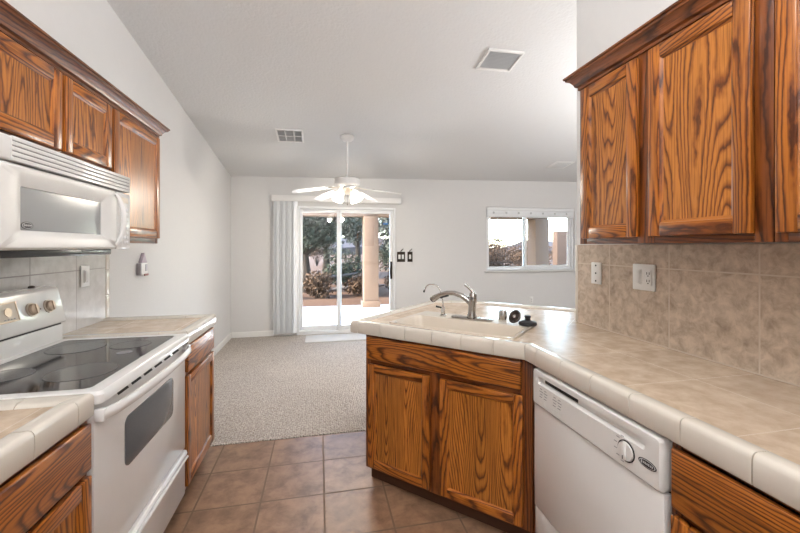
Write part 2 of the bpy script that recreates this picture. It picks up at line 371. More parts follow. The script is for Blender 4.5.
# ---- sliding door and window
def frame_rect(b, x0, x1, z0, z1, y0, y1, w, bev=.003, wb=None, mat=0):
    wb = w if wb is None else wb
    b.box(x0, x0+w, y0, y1, z0, z1, mat, bev); b.box(x1-w, x1, y0, y1, z0, z1, mat, bev)
    b.box(x0+w, x1-w, y0, y1, z1-w, z1, mat, bev); b.box(x0+w, x1-w, y0, y1, z0, z0+wb, mat, bev)
door = thing('door_1', 'white framed sliding glass patio door', 'door', ((DX0+DX1)/2, YB, 0)); door['kind'] = 'structure'
def D(x): return x - (DX0+DX1)/2
f = MB(); frame_rect(f, D(DX0)+.002, D(DX1)-.002, .002, DZ1-.002, -.03, .10, .035, wb=.055); f.build('door_frame', VINYL, door)
mid = .306
for (x0, x1, y0, fixed) in ((DX0+.038, mid+.037, .055, True), (mid-.037, DX1-.038, .005, False)):
    p = MB(); frame_rect(p, D(x0), D(x1), .06, DZ1-.04, y0, y0+.04, .05 if not fixed else .045, wb=.065)
    so = p.build('door_sash', VINYL, door)
    MB().box(D(x0)+.045, D(x1)-.045, y0+.017, y0+.023, .12, DZ1-.085).build('glass_pane', GLASS, so)
    if not fixed:
        h = MB().box(D(x1)-.045, D(x1)-.012, y0-.012, y0-.001, .84, 1.12, bev=.004)
        h.tube([(D(x1)-.03, y0-.012, .86), (D(x1)-.045, y0-.05, .90), (D(x1)-.05, y0-.055, .98), (D(x1)-.045, y0-.05, 1.06), (D(x1)-.03, y0-.012, 1.10)], .011, 10)
        h.build('handle', BRONZE, so)['label'] = 'dark bronze pull handle'
tag(MB().box(1.005, 1.085, YB+.018, YB+.0195, 1.715, 1.745).build('door_sticker', BLUE), 'small blue sticker on the sliding door glass at its upper right', 'sticker')

win = thing('window_1', 'white framed sliding window on the far wall', 'window', (3.645, YB, 0)); win['kind'] = 'structure'
def W(x): return x - 3.645
f = MB(); frame_rect(f, W(WX0)+.002, W(WX1)-.002, WZ0+.002, WZ1-.002, .035, .11, .032); f.build('window_frame', VINYL, win)
for (x0, x1, y0) in ((WX0+.035, 3.575, .05), (3.52, WX1-.035, .08)):
    p = MB(); frame_rect(p, W(x0), W(x1), WZ0+.036, WZ1-.036, y0, y0+.026, .034 if x0 < 3 else .05, bev=.002)
    so = p.build('window_sash', VINYL, win)
    MB().box(W(x0)+.03, W(x1)-.03, y0+.010, y0+.015, WZ0+.066, WZ1-.066).build('glass_pane', GLASS, so)
MB().box(W(WX0)-.035, W(WX1)+.035, -.04, .03, WZ0-.022, WZ0, bev=.005).build('window_sill', TRIMW, win)
# raised pleated shade at the window's head
sh = thing('window_shade', 'white pleated shade drawn up at the head of the window', 'window shade', (3.645, YB, 0))
MB().box(W(WX0)+.01, W(WX1)-.01, -.002, .033, 1.985, 2.04, bev=.004).build('headrail', VINYL, sh)
p = MB()
for k in range(7): p.box(W(WX0)+.015, W(WX1)-.015, .002, .031, 1.90+.012*k, 1.911+.012*k, bev=.003)
p.build('pleat_stack', BLIND, sh)
p = MB().box(W(WX0)+.012, W(WX1)-.012, 0, .033, 1.873, 1.898, bev=.004).build('bottom_rail', VINYL, sh)
for k in range(7): MB().lathe([(.019, 0), (.019, .004), (.012, .006)], (W(WX0)+.13+k*.235, -.003, 1.945), (0, -1, 0), 16).build('cord_clip', GREYPANEL, sh)

# ---- vertical blind
vb = thing('vertical_blind', 'white vertical blind drawn open at the left of the sliding door', 'blind', (-.5, YB, 0))
p = MB(); p.box(-.195, 1.775, -.105, -.093, 2.045, 2.13, bev=.003); p.box(-.195, -.183, -.093, -.002, 2.045, 2.13, bev=.002); p.box(1.763, 1.775, -.093, -.002, 2.045, 2.13, bev=.002); p.box(-.195, 1.775, -.105, -.002, 2.13, 2.134)
p.build('valance', FANW, vb)
MB().box(-.17, 1.75, -.075, -.035, 2.06, 2.10, bev=.004).build('headrail', VINYL, vb)
for k in range(11):
    x = -.145 + k*.029; a = R(56 + 9*math.sin(k*2.3)); M = Matrix.Translation((x, -.055, 0)) @ Matrix.Rotation(a, 4, 'Z')
    p = MB(); n = 6
    pts = [(-.044 + .088*i/n, .006*math.cos(math.pi*(i/n-.5))) for i in range(n+1)]
    p.prism(pts + [(q, r-.0012) for q, r in pts[::-1]], .05, 2.06, M=M); p.build('vane', BLIND, vb)

# ---- wall plates near the door, outlet
def plate(root_loc, rz, w, h, m, name, label, cat):
    t = thing(name, label, cat, root_loc, rz)
    MB().box(-w/2, w/2, -.007, -.0005, -h/2, h/2, bev=.003).build('cover_plate', m, t); return t
def toggle(t, x, m=PLASTIC, rocker=True):
    p = MB().box(x-.018, x+.018, -.0105, -.006, -.036, .036, bev=.002)
    if rocker: p.box(x-.014, x+.014, -.014, -.009, -.031, .031, bev=.003)
    p.build('rocker', m, t)
def outlet(t, x, m=PLASTIC):
    p = MB().box(x-.018, x+.018, -.0105, -.006, -.036, .036, bev=.002); q = p.build('receptacle', m, t)
    s = MB()
    for dz in (.017, -.017):
        s.box(x-.008, x-.005, -.0115, -.0102, dz-.003, dz+.008); s.box(x+.005, x+.008, -.0115, -.0102, dz-.003, dz+.008); s.lathe([(.003, 0), (.003, .0012)], (x, -.0102, dz-.009), (0, -1, 0), 10)
    s.build('slots', SHADOWGAP, q)
t = plate((1.296, YB, 1.195), 0, .135, .165, BRONZE, 'switch_plate', 'dark bronze double switch plate with white rockers beside the sliding door', 'light switch'); toggle(t, -.028); toggle(t, .028)
t = plate((1.445, YB, 1.195), 0, .085, .165, BRONZE, 'switch_plate', 'dark bronze single switch plate, right of the double one', 'light switch'); toggle(t, 0)
for (x, n) in ((1.31, 'on the double switch plate'), (1.455, 'on the single switch plate')):
    p = MB().tube([(x-.02, YB-.004, 1.281), (x-.015, YB-.012, 1.296), (x+.005, YB-.012, 1.31), (x+.022, YB-.008, 1.325)], .006, 8)
    tag(p.build('wall_hook', BRONZE), 'small dark hook just above and ' + n, 'hook')
t = plate((3.63, YB, .425), 0, .075, .12, PLASTIC, 'wall_outlet', 'white outlet low on the far wall under the window', 'outlet'); outlet(t, 0)

# ------------------------------------------------------------------ ceiling things
def on_ceiling(name, label, cat, x, y, rz=0):
    t = thing(name, label, cat, (x, y, cz(x, y))); 
    nrm = Vector((.021, -.143, 1)).normalized(); q = Vector((0, 0, 1)).rotation_difference(Vector((-.021, .143, 1)).normalized())
    t.rotation_euler = (q.to_matrix() @ Matrix.Rotation(R(rz), 3, 'Z')).to_euler(); return t
v = on_ceiling('ceiling_vent', 'white ceiling register with three banks of grey louvres left of the fan', 'vent', -.33, 4.49)
p = MB(); frame_rect2 = [( -.15, .15, -.165, -.145), (-.15, .15, .145, .165), (-.15, -.13, -.145, .145), (.13, .15, -.145, .145), (-.052, -.044, -.145, .145), (.044, .052, -.145, .145), (-.13, .13, -.01, .01)]
for x0, x1, y0, y1 in frame_rect2: p.box(x0, x1, y0, y1, -.014, -.001, bev=.003)
p.build('frame', FANW, v)
MB().box(-.13, .13, -.145, .145, -.0035, -.001).build('backing', GREYPANEL, v)
p = MB()
for cx in (-.091, 0, .091):
    for k in range(10):
        y = -.13 + k*.029
        if abs(y) < .012: continue
        p.box(-.035, .035, -.010, .010, -.0012, .0012, M=Matrix.Translation((cx, y, -.008)) @ Matrix.Rotation(R(35), 4, 'X'))
p.build('louvres', GREYPANEL, v)
v = on_ceiling('return_air_grille', 'white square framed ceiling panel in front of the right cabinets', 'vent', 1.455, 2.87)
p = MB()
for x0, x1, y0, y1 in ((-.155, .155, -.13, -.112), (-.155, .155, .112, .13), (-.155, -.137, -.112, .112), (.137, .155, -.112, .112)): p.box(x0, x1, y0, y1, -.022, -.001, bev=.004)
p.build('frame', FANW, v)
p = MB().box(-.137, .137, -.112, .112, -.008, -.001)
for k in range(13): p.box(-.136, .136, -.007, .007, -.001, .001, M=Matrix.Translation((0, -.10+k*.0167, -.012)) @ Matrix.Rotation(R(25), 4, 'X'))
p.build('grille', GREYPANEL, v)
v = on_ceiling('ceiling_vent', 'small white ceiling register near the far wall, above the window', 'vent', 3.63, 5.16)
p = MB(); p.box(-.16, .16, -.145, .145, -.008, -.001, bev=.003)
p.build('frame', FANW, v)
p = MB()
for k in range(5): p.box(-.12, .12, -.008, .008, -.001, .001, M=Matrix.Translation((0, -.09+k*.045, -.012)) @ Matrix.Rotation(R(35), 4, 'X'))
p.build('louvres', GREYPANEL, v)
# ceiling fan with a four-globe light kit
FX, FY = .318, 4.46; FZ = cz(FX, FY)
fan = thing('ceiling_fan', 'white five-blade ceiling fan with four lit bell shades hanging on a downrod', 'ceiling fan', (FX, FY, FZ))
MB().lathe([(.075, -.004), (.085, -.02), (.078, -.045), (.05, -.068), (.022, -.075), (.0001, -.075)], (0, 0, .012), seg=28).build('canopy', FANW, fan)
MB().lathe([(.0125, -.06), (.0125, -.50)], seg=14).build('downrod', FANW, fan)
mz = -.49
MB().lathe([(.03, mz+.01), (.05, mz), (.135, mz-.008), (.146, mz-.02), (.146, mz-.078), (.135, mz-.09), (.09, mz-.105), (.085, mz-.12), (.0001, mz-.12)], seg=36).build('motor_housing', FANW, fan)
BR = []
for k in range(5):
    a = R(268 + 72*k); M = Matrix.Translation((0, 0, mz-.095)) @ Matrix.Rotation(a, 4, 'Z') @ Matrix.Rotation(R(10), 4, 'Y')
    p = MB().prism([(.09, -.012), (.15, -.018), (.20, -.03), (.235, -.03), (.235, .03), (.20, .03), (.15, .018), (.09, .012)], -.004, .002, bev=.0015, M=M)
    br = p.build('blade_bracket', BISQUE, fan)
    Mb = M @ Matrix.Rotation(R(11), 4, 'X')
    pts = [(.17, -.045), (.20, -.052), (.52, -.066), (.61, -.064), (.638, -.05), (.648, -.02), (.648, .02), (.638, .05), (.61, .064), (.52, .066), (.20, .052), (.17, .045)]
    MB().prism(pts, .003, .010, bev=.002, M=Mb).build('blade', FANW, fan)
MB().lathe([(.0001, mz-.12), (.06, mz-.12), (.068, mz-.14), (.06, mz-.17), (.03, mz-.19), (.0001, mz-.192)], seg=28).build('light_kit', BISQUE, fan)
SHADE = plain('lit_frosted_glass', (.9, .88, .84), .4, emit=(1.0, .93, .82), estr=2.2)
for k in range(4):
    a = R(45 + 90*k); dx, dy = math.cos(a), math.sin(a)
    MB().tube([(dx*.05, dy*.05, mz-.155), (dx*.085, dy*.085, mz-.15), (dx*.10, dy*.10, mz-.16)], .009, 8).build('shade_arm', BISQUE, fan)
    d = Vector((dx*.5, dy*.5, -.85)).normalized()
    p = MB().lathe([(.02, 0), (.033, .012), (.047, .04), (.052, .07), (.058, .10), (.066, .118), (.063, .118), (.055, .10), (.048, .07), (.043, .04), (.028, .014)], (dx*.10, dy*.10, mz-.158), d, 20, cap=False)
    p.build('bell_shade', SHADE, fan)['label'] = 'lit frosted glass bell shade'
    c = Vector((FX, FY, FZ)) + Vector((dx*.10, dy*.10, mz-.158)) + d*.135
    ld = bpy.data.lights.new('fan_bulb', 'POINT'); ld.energy = 11; ld.color = (1, .92, .80); ld.shadow_soft_size = .035
    lo = bpy.data.objects.new('fan_bulb', ld); COL.objects.link(lo); lo.parent = fan; lo.location = c - Vector((FX, FY, FZ))
MB().tube([(.0, -.02, mz-.19), (.0, -.02, mz-.30)], .0018, 6).lathe([(.001, 0), (.005, .006), (.005, .016), (.001, .022)], (0, -.02, mz-.322), seg=8).build('pull_chain', BRONZE, fan)

# ------------------------------------------------------------------ cabinets (local: x along the run, front face frame at y=0, y into the cabinet)
def cab_door(root, x0, x1, z0, z1, sw=.047, y=-.02, name='door'):
    f = MB(); yb = y+.0195
    f.box(x0, x0+sw, y, yb, z0, z1, 0, .004); f.box(x1-sw, x1, y, yb, z0, z1, 0, .004)
    f.box(x0+sw+.0003, x1-sw-.0003, y, yb, z0, z0+sw, 1, .004); f.box(x0+sw+.0003, x1-sw-.0003, y, yb, z1-sw, z1, 1, .004)
    # inner cove bead round the panel
    a0, a1, b0, b1 = x0+sw, x1-sw, z0+sw, z1-sw; g = .009; yo, yi = y+.004, y+.0105
    f.quad((a0, yo, b0), (a0, yo, b1), (a0+g, yi, b1-g), (a0+g, yi, b0+g), mat=0); f.quad((a1, yo, b1), (a1, yo, b0), (a1-g, yi, b0+g), (a1-g, yi, b1-g), mat=0)
    f.quad((a0, yo, b1), (a1, yo, b1), (a1-g, yi, b1-g), (a0+g, yi, b1-g), mat=1); f.quad((a1, yo, b0), (a0, yo, b0), (a0+g, yi, b0+g), (a1-g, yi, b0+g), mat=1)
    d = f.build(name, [OAKV, OAKH], root)
    MB().box(a0-.003, a1+.003, y+.0105, y+.017, b0-.003, b1+.003).build('panel', OAKP, d)
    return d
def drawer_front(root, x0, x1, z0, z1, y=-.02, name='drawer'):
    return MB().box(x0, x1, y, y+.0195, z0, z1, bev=.006, seg=3).build(name, OAKH, root)
def face_frame(root, w, z0, z1, stiles, rails, d=.02, name='face_frame'):
    f = MB()
    for a, c in stiles: f.box(a, c, 0, d, z0, z1, 0, .0015)
    for (a, c, r0, r1) in rails: f.box(a, c, .0005, d, r0, r1, 1, .001)
    return f.build(name, [OAKF, OAKFH], root)
def carcass(root, w, d, z0, z1, top=False, y0=.02):
    f = MB(); th = .016
    f.box(0, th, y0, d, z0, z1); f.box(w-th, w, y0, d, z0, z1); f.box(th, w-th, y0, d, z0, z0+th); f.box(th, w-th, d-th, d, z0+th, z1)
    if top: f.box(th, w-th, y0, d-th, z1-th, z1)
    return f.build('carcass', OAKF, root)
def toe(root, w, d=.05, z1=.098):
    return MB().box(0.002, w-.002, d, d+.016, .001, z1).build('toe_kick', DARKWOOD, root)

# left base cabinet nearest the camera
c = thing('base_cabinet', 'oak base cabinet in the near left corner, before the white range', 'base cabinet', (-.675, .39, 0), 90)
w = .898; carcass(c, w, .595, .10, .850); toe(c, w)
face_frame(c, w, .10, .8535, [(0, .035), (.435, .475), (w-.035, w)], [(.035, w-.035, .835, .8535), (.035, w-.035, .685, .715), (.035, w-.035, .10, .125)])
drawer_front(c, .015, w-.012, .705, .842)
cab_door(c, .015, .447, .115, .688); cab_door(c, .463, w-.012, .115, .688)
# left base cabinet beyond the range
c = thing('base_cabinet', 'oak base cabinet between the white range and the carpet', 'base cabinet', (-.68, 2.112, 0), 90)
w = .515; carcass(c, w, .59, .10, .850); toe(c, w)
face_frame(c, w, .10, .8535, [(0, .035), (w-.035, w)], [(.035, w-.035, .835, .8535), (.035, w-.035, .685, .72), (.035, w-.035, .10, .13)])
drawer_front(c, .012, w-.012, .712, .846); cab_door(c, .012, w-.012, .125, .692)
# angled sink cabinet
sx, sy = st(-1.355, 1.729)
c = thing('sink_base_cabinet', 'angled oak sink cabinet with two doors under one wide false drawer', 'base cabinet', (sx, sy, 0), -45)
w = .94; carcass(c, w, .60, .09, .850); toe(c, w)
face_frame(c, w, .085, .8535, [(0, .032), (.418, .488), (w-.06, w)], [(.032, w-.06, .835, .8535), (.032, w-.06, .685, .72), (.032, w-.06, .085, .11)])
drawer_front(c, .014, .892, .717, .842, name='false_drawer')
cab_door(c, .028, .424, .102, .690, .041); cab_door(c, .485, .90, .102, .690, .041)
fx = MB(); x1, y1 = st(-.413, 1.731)
fx.prism([(x1, y1), (x1+.02, y1+.02), (.935, 1.459), (.916, 1.459)], .085, .8535); fl_ = fx.build('filler_strip', OAKF); fl_.parent = c; fl_.matrix_parent_inverse = (Matrix.Translation((sx, sy, 0)) @ S45).inverted()
# right base cabinet nearest the camera
c = thing('base_cabinet', 'oak base cabinet in the near right corner, before the dishwasher', 'base cabinet', (.915, .826, 0), -90)
w = .90; carcass(c, w, .575, .10, .850); toe(c, w)
face_frame(c, w, .10, .8535, [(0, .03), (.43, .47), (w-.03, w)], [(.03, w-.03, .84, .8535), (.03, w-.03, .655, .69), (.03, w-.03, .10, .125)])
drawer_front(c, .012, .445, .682, .838); drawer_front(c, .456, w-.012, .682, .838)
cab_door(c, .012, .445, .115, .662); cab_door(c, .456, w-.012, .115, .662)

# upper cabinets on the left
UF = -.985 + -.02
c = thing('wall_cabinet', 'oak wall cabinet with two short doors above the microwave', 'wall cabinet', (UF, 1.29, 0), 90)
w = .806; carcass(c, w, -XL+UF-.004, 1.725, 2.055, top=True)
face_frame(c, w, 1.72, 2.06, [(0, .03), (.425, .458), (w-.03, w)], [(.03, w-.03, 2.03, 2.06), (.03, w-.03, 1.72, 1.75)])
cab_door(c, .012, .432, 1.738, 2.042); cab_door(c, .452, w-.012, 1.738, 2.042)
c = thing('wall_cabinet', 'tall narrow oak wall cabinet at the far end, right of the microwave', 'wall cabinet', (UF, 2.098, 0), 90)
w = .562; carcass(c, w, -XL+UF-.004, 1.385, 2.055, top=True)
face_frame(c, w, 1.38, 2.06, [(0, .03), (w-.03, w)], [(.03, w-.03, 2.03, 2.06), (.03, w-.03, 1.38, 1.425)])
cab_door(c, .012, w-.014, 1.412, 2.042)
c = thing('wall_cabinet', 'oak wall cabinet at the left edge of the picture, beside the microwave', 'wall cabinet', (UF, .53, 0), 90)
w = .756; carcass(c, w, -XL+UF-.004, 1.385, 2.055, top=True)
face_frame(c, w, 1.38, 2.06, [(0, .03), (.36, .40), (w-.03, w)], [(.03, w-.03, 2.03, 2.06), (.03, w-.03, 1.38, 1.425)])
cab_door(c, .012, .372, 1.412, 2.042); cab_door(c, .388, w-.012, 1.412, 2.042)

# upper cabinets on the right
c = thing('wall_cabinet', 'oak wall cabinet with two doors on the right, at the end of the wall', 'wall cabinet', (1.187, 1.54, 0), -90)
w = .765; carcass(c, w, .308, 1.378, 2.09, top=True)
face_frame(c, w, 1.372, 2.095, [(0, .045), (.325, .40), (w-.045, w)], [(.045, w-.045, 2.06, 2.095), (.045, w-.045, 1.372, 1.41)])
cab_door(c, .032, .336, 1.397, 2.075); cab_door(c, .388, .722, 1.397, 2.075)
c = thing('wall_cabinet', 'oak wall cabinet cut off by the right edge of the picture', 'wall cabinet', (1.187, .773, 0), -90)
w = .90; carcass(c, w, .308, 1.378, 2.09, top=True)
face_frame(c, w, 1.372, 2.095, [(0, .03), (.43, .47), (w-.03, w)], [(.03, w-.03, 2.06, 2.095), (.03, w-.03, 1.372, 1.41)])
cab_door(c, .012, .442, 1.397, 2.075); cab_door(c, .458, w-.012, 1.397, 2.075)

# crown mouldings: profile swept along the run and round the end
def crown(name, label, path, z, m):
    prof = [(0, 0), (.006, 0), (.006, .012), (.016, .018), (.020, .030), (.030, .044), (.044, .052), (.046, .060), (.052, .062), (.052, .070), (0, .070)]
    pts = [Vector((x, y, 0)) for x, y in path]; n = len(pts); rows = []
    for i, p in enumerate(pts):
        dirs = []
        if i > 0: dirs.append((p-pts[i-1]).normalized())
        if i < n-1: dirs.append((pts[i+1]-p).normalized())
        nr = [Vector((d.y, -d.x, 0)) for d in dirs]
        o = nr[0] if len(nr) == 1 else (nr[0]+nr[1])/(1+nr[0].dot(nr[1]))
        rows.append([p + o*a + Vector((0, 0, z+h)) for a, h in prof])
    b = MB(); b.loops(rows, cap0=True, cap1=True); bmesh.ops.recalc_face_normals(b.bm, faces=b.bm.faces)
    # grain must run along the moulding: local x = the run
    o = b.build(name, m, angle=25); return tag(o, label, 'crown moulding')
o = crown('crown_moulding', 'oak crown moulding along the top of the left wall cabinets', [(UF+.0015, .53), (UF+.0015, 2.6615), (XL+.004, 2.661)], 2.052, OAKC)
o = crown('crown_moulding', 'oak crown moulding along the top of the right wall cabinets', [(1.496, 1.541), (1.186, 1.541), (1.186, -.12)], 2.087, OAKC)

# ------------------------------------------------------------------ counters
CZ = .914
PROF = [(-.062, .856), (-.062, CZ+.0005), (-.056, CZ+.006), (-.048, CZ+.010), (-.014, CZ+.0125), (-.007, CZ+.0105), (-.002, CZ+.005), (0, CZ-.003), (0, .861), (-.002, .857)]
def cap_run(b, p0, p1, m0, m1, step=.162, first=None):
    """row of V-cap tiles from p0 to p1; m = mitre offset per unit outward distance at each end; outward is right of travel"""
    p0, p1 = Vector((*p0, 0)), Vector((*p1, 0)); L = (p1-p0).length; d = (p1-p0)/L; o = Vector((d.y, -d.x, 0))
    cuts = [0.0]; x = first if first else step
    while x < L-.02: cuts.append(x); x += step
    cuts.append(L)
    def row(a, prof, mk):
        return [p0 + d*(a + mk*q) + o*q + Vector((0, 0, z)) for q, z in prof]
    for i, (a, c) in enumerate(zip(cuts, cuts[1:])):
        ma = m0 if i == 0 else 0; mc = m1 if i == len(cuts)-2 else 0
        g = .0015
        t = bmesh.new()
        r = [row(a+g, PROF, ma), row(c-g, PROF, mc)]
        L_ = [[t.verts.new(p) for p in q] for q in r]; n = len(PROF)
        for k in range(n): t.faces.new((L_[0][k], L_[0][(k+1) % n], L_[1][(k+1) % n], L_[1][k]))
        t.faces.new(L_[0][::-1]); t.faces.new(L_[1]); bmesh.ops.recalc_face_normals(t, faces=t.faces); b._add(t, 0)
    core = [(q*.94-.0035, z-.002 if z > .9 else z+.002) for q, z in PROF]
    t = bmesh.new(); r = [row(.0005, core, m0), row(L-.0005, core, m1)]
    L_ = [[t.verts.new(p) for p in q] for q in r]; n = len(core)
    for k in range(n): t.faces.new((L_[0][k], L_[0][(k+1) % n], L_[1][(k+1) % n], L_[1][k]))
    t.faces.new(L_[0][::-1]); t.faces.new(L_[1]); bmesh.ops.recalc_face_normals(t, faces=t.faces); b._add(t, 1)
def poly_slab(b, outer, hole, z0, z1, mats=None):
    """flat slab with an optional hole"""
    for z, flip in ((z1, False), (z0, True)):
        t = bmesh.new(); ed = []
        for loop in ([outer] + ([hole] if hole else [])):
            vs = [t.verts.new((x, y, z)) for x, y in loop]
            for i in range(len(vs)): ed.append(t.edges.new((vs[i], vs[(i+1) % len(vs)])))
        bmesh.ops.triangle_fill(t, edges=ed, use_beauty=True)
        bmesh.ops.recalc_face_normals(t, faces=t.faces)
        for f in t.faces:
            if (f.normal.z > 0) == flip: f.normal_flip()
        b._add(t, 0)
    for loop, inv in ((outer, False), (hole, True)):
        if not loop: continue
        for i in range(len(loop)):
            p, q = loop[i], loop[(i+1) % len(loop)]
            b.quad((*p, z0), (*q, z0), (*q, z1), (*p, z1))
# left counters
ct = thing('countertop', 'beige tiled countertop with cream edge tiles left of the cooktop, near corner', 'countertop', (0, 0, 0))
b = MB(); poly_slab(b, [(XL+.003, .39), (-.66-.0625, .39), (-.66-.0625, 1.229), (XL+.003, 1.229)], None, .858, CZ); b.build('tile_top', CTILE, ct, smooth=False)
b = MB(); cap_run(b, (-.658, .39), (-.658, 1.292), 0, 1, step=.165, first=.165); cap_run(b, (-.658, 1.292), (XL+.003, 1.292), -1, 0); b.build('edge_tiles', [CERAMIC, GROUT], ct)
ct = thing('countertop', 'beige tiled countertop with cream edge tiles beyond the cooktop, against the left wall', 'countertop', (0, 0, 0))
b = MB(); poly_slab(b, [(XL+.003, 2.174), (-.66-.0625, 2.174), (-.66-.0625, 2.58), (XL+.003, 2.58)], None, .858, CZ); b.build('tile_top', CTILE, ct, smooth=False)
b = MB(); cap_run(b, (XL+.003, 2.110), (-.658, 2.110), 0, 1); cap_run(b, (-.658, 2.110), (-.658, 2.643), -1, 1, step=.133); cap_run(b, (-.658, 2.643), (XL+.003, 2.643), -1, 0); b.build('edge_tiles', [CERAMIC, GROUT], ct)
# right run and peninsula as one worktop
XC, T0, S0, TB = .89, 2.41/2**.5, -2.055/2**.5, 4.12/2**.5
A = st(S0, T0); Bp = (XC, 2.41-XC); Cp = st(S0, 3.826/2**.5); Dp = (1.195, 2.85)
Ep = (4.12-(YW+.004), YW+.004)
ct = thing('countertop', 'beige tiled worktop running from the right wall round the sink peninsula', 'countertop', (0, 0, 0))
kc = .0625
def off_line(p, q, k): # shift the line p>q to its left (inward) by k
    d = (Vector(q)-Vector(p)).normalized(); n = Vector((-d.y, d.x)); return Vector(p)+n*k, d
def meet(l1, l2):
    (p, d), (q, e) = l1, l2; den = d.x*e.y-d.y*e.x; t = ((q.x-p.x)*e.y-(q.y-p.y)*e.x)/den; return tuple(p+d*t)
# walking with the counter on the left hand
path = [(XC, -.09), Bp, A, Cp, Dp, Ep][::-1]        # E > D > C > A > B > end keeps the top on the left
ln = [off_line(path[i], path[i+1], kc) for i in range(5)]
inn = [None]*6
for i in range(1, 5): inn[i] = meet(ln[i-1], ln[i])
inn[0] = (ln[0][0].x + (ln[0][1].x/ln[0][1].y)*(YW+.004-ln[0][0].y), YW+.004); inn[5] = (XC+kc, -.09)
sk = dict(x0=-1.256, x1=-.515, y0=1.800, y1=2.262)   # sink cut-out in the turned frame
hole = [st(a, c) for a, c in rrect(sk['x0'], sk['x1'], sk['y0'], sk['y1'], .025, 3)]
bl = inn[4]                                          # inner corner over the sink front's right end
wall_c = (XR-.003, YW+.004)
pen = [inn[0], inn[1], inn[2], inn[3], bl, wall_c]
run = [bl, inn[5], (XR-.003, -.09), wall_c]
b = MB(); poly_slab(b, pen, hole, .876, CZ); b.build('tile_top', CTILE45, ct, smooth=False)
b = MB(); poly_slab(b, run, None, .858, CZ); b.build('tile_top', CTILE, ct, smooth=False)
def mit(i):  # mitre factors at path vertex i for the run before and after
    d0 = (Vector(path[i])-Vector(path[i-1])).normalized(); d1 = (Vector(path[i+1])-Vector(path[i])).normalized()
    a = d0.angle_signed(d1); return math.tan(a/2)
b = MB()
for i in range(5):
    # outward = right of travel; a left turn opens the outside
    m0 = 0 if i == 0 else mit(i)
    m1 = 0 if i == 4 else mit(i+1)
    cap_run(b, path[i], path[i+1], m0, -m1, first={3: .055, 4: .09}.get(i))
b.build('edge_tiles', [CERAMIC, GROUT], ct)

# backsplashes
o = MB().box(XR-.010, XR-.0015, -.09, YW-.022, CZ+.001, 1.3705).build('backsplash', SPLASH, smooth=False)
tag(o, 'mottled beige tile backsplash on the right wall above the worktop', 'backsplash')
o = MB().box(XR-.012, XR-.0012, YW-.021, YW-.001, CZ+.001, 1.3705, bev=.004).build('backsplash_edge', CERAMIC)
tag(o, 'cream bullnose tile edging the far end of the right backsplash', 'tile edging')
o = MB().box(XL+.0015, XL+.010, .39, 2.62, CZ+.001, 1.375).build('backsplash', SPLASH_DAYLIT, smooth=False)
tag(o, 'beige tile backsplash with daylight painted in as grey, on the left wall behind the range', 'backsplash')
p = MB()
for z0, z1 in ((CZ+.001, 1.061), (1.063, 1.216), (1.218, 1.375)): p.box(XL+.0012, XL+.013, 2.621, 2.662, z0, z1, bev=.004)
tag(p.build('backsplash_edge', CERAMIC), 'cream bullnose tile edging the far end of the left backsplash', 'tile edging')

# plates on the backsplashes
t = plate((XR-.011, 1.485, 1.217), -90, .125, .122, PLASTIC, 'wall_outlet', 'white double plate with a rocker switch and an outlet on the right backsplash', 'outlet'); toggle(t, -.029); outlet(t, .029)
t = plate((XR-.011, 1.795, 1.215), -90, .075, .118, PLASTIC, 'wall_plate', 'narrow white plate with three dark dots near the end of the right backsplash', 'wall plate')
for dz in (.042, 0, -.042): MB().lathe([(.005, 0), (.005, .0015)], (0, -.0072, dz), (0, -1, 0), 10).build('screw', SHADOWGAP, t)
t = plate((XL+.011, 2.405, 1.197), 90, .078, .118, PLASTIC, 'wall_outlet', 'white outlet plate on the left backsplash behind the range', 'outlet'); toggle(t, 0)
# house-shaped wall ornament
t = thing('key_rack', 'small house-shaped white key rack with lilac roof on the left wall', 'key rack', (XL, 3.11, 1.23), 90)
MB().prism([(-.06, -.075), (.06, -.075), (.06, .01), (-.06, .01)], -.022, -.001, axis='Y', bev=.003).build('board', TRIMW, t)
MB().prism([(-.045, .011), (.045, .011), (0, .085)], -.024, -.001, axis='Y', bev=.002).build('roof', plain('lilac_paint', (.5, .44, .52), .6), t)
MB().box(.012, .045, -.026, -.0225, -.05, .0, bev=.002).build('picture', plain('grey_picture', (.55, .54, .58), .6), t)
MB().box(-.01, .055, -.03, -.0225, -.085, -.07, bev=.003).build('ledge', plain('rose_ledge', (.38, .2, .19), .6), t)
MB().box(-.075, -.0605, -.03, -.001, -.075, .01, bev=.002).build('side_panel', plain('dark_ornament', (.4, .38, .4), .6), t)

# ------------------------------------------------------------------ range
rg = thing('range', 'white freestanding electric range with black glass cooktop', 'range', (-.664, 1.2985, 0), 90)
w, dp = .795, .603
b = MB(); b.box(.002, w-.002, .03, dp, .10, .883, bev=.003); b.build('body', ENAMEL, rg)
MB().box(.02, w-.02, .06, .50, .012, .10).build('toe_kick', SHADOWGAP, rg)
for fx_, fy_ in ((.05, .09), (w-.05, .09), (.05, .5), (w-.05, .5)): MB().lathe([(.018, .0), (.018, .014)], (fx_, fy_, .0005), seg=12).build('leveling_foot', DARKMET, rg)
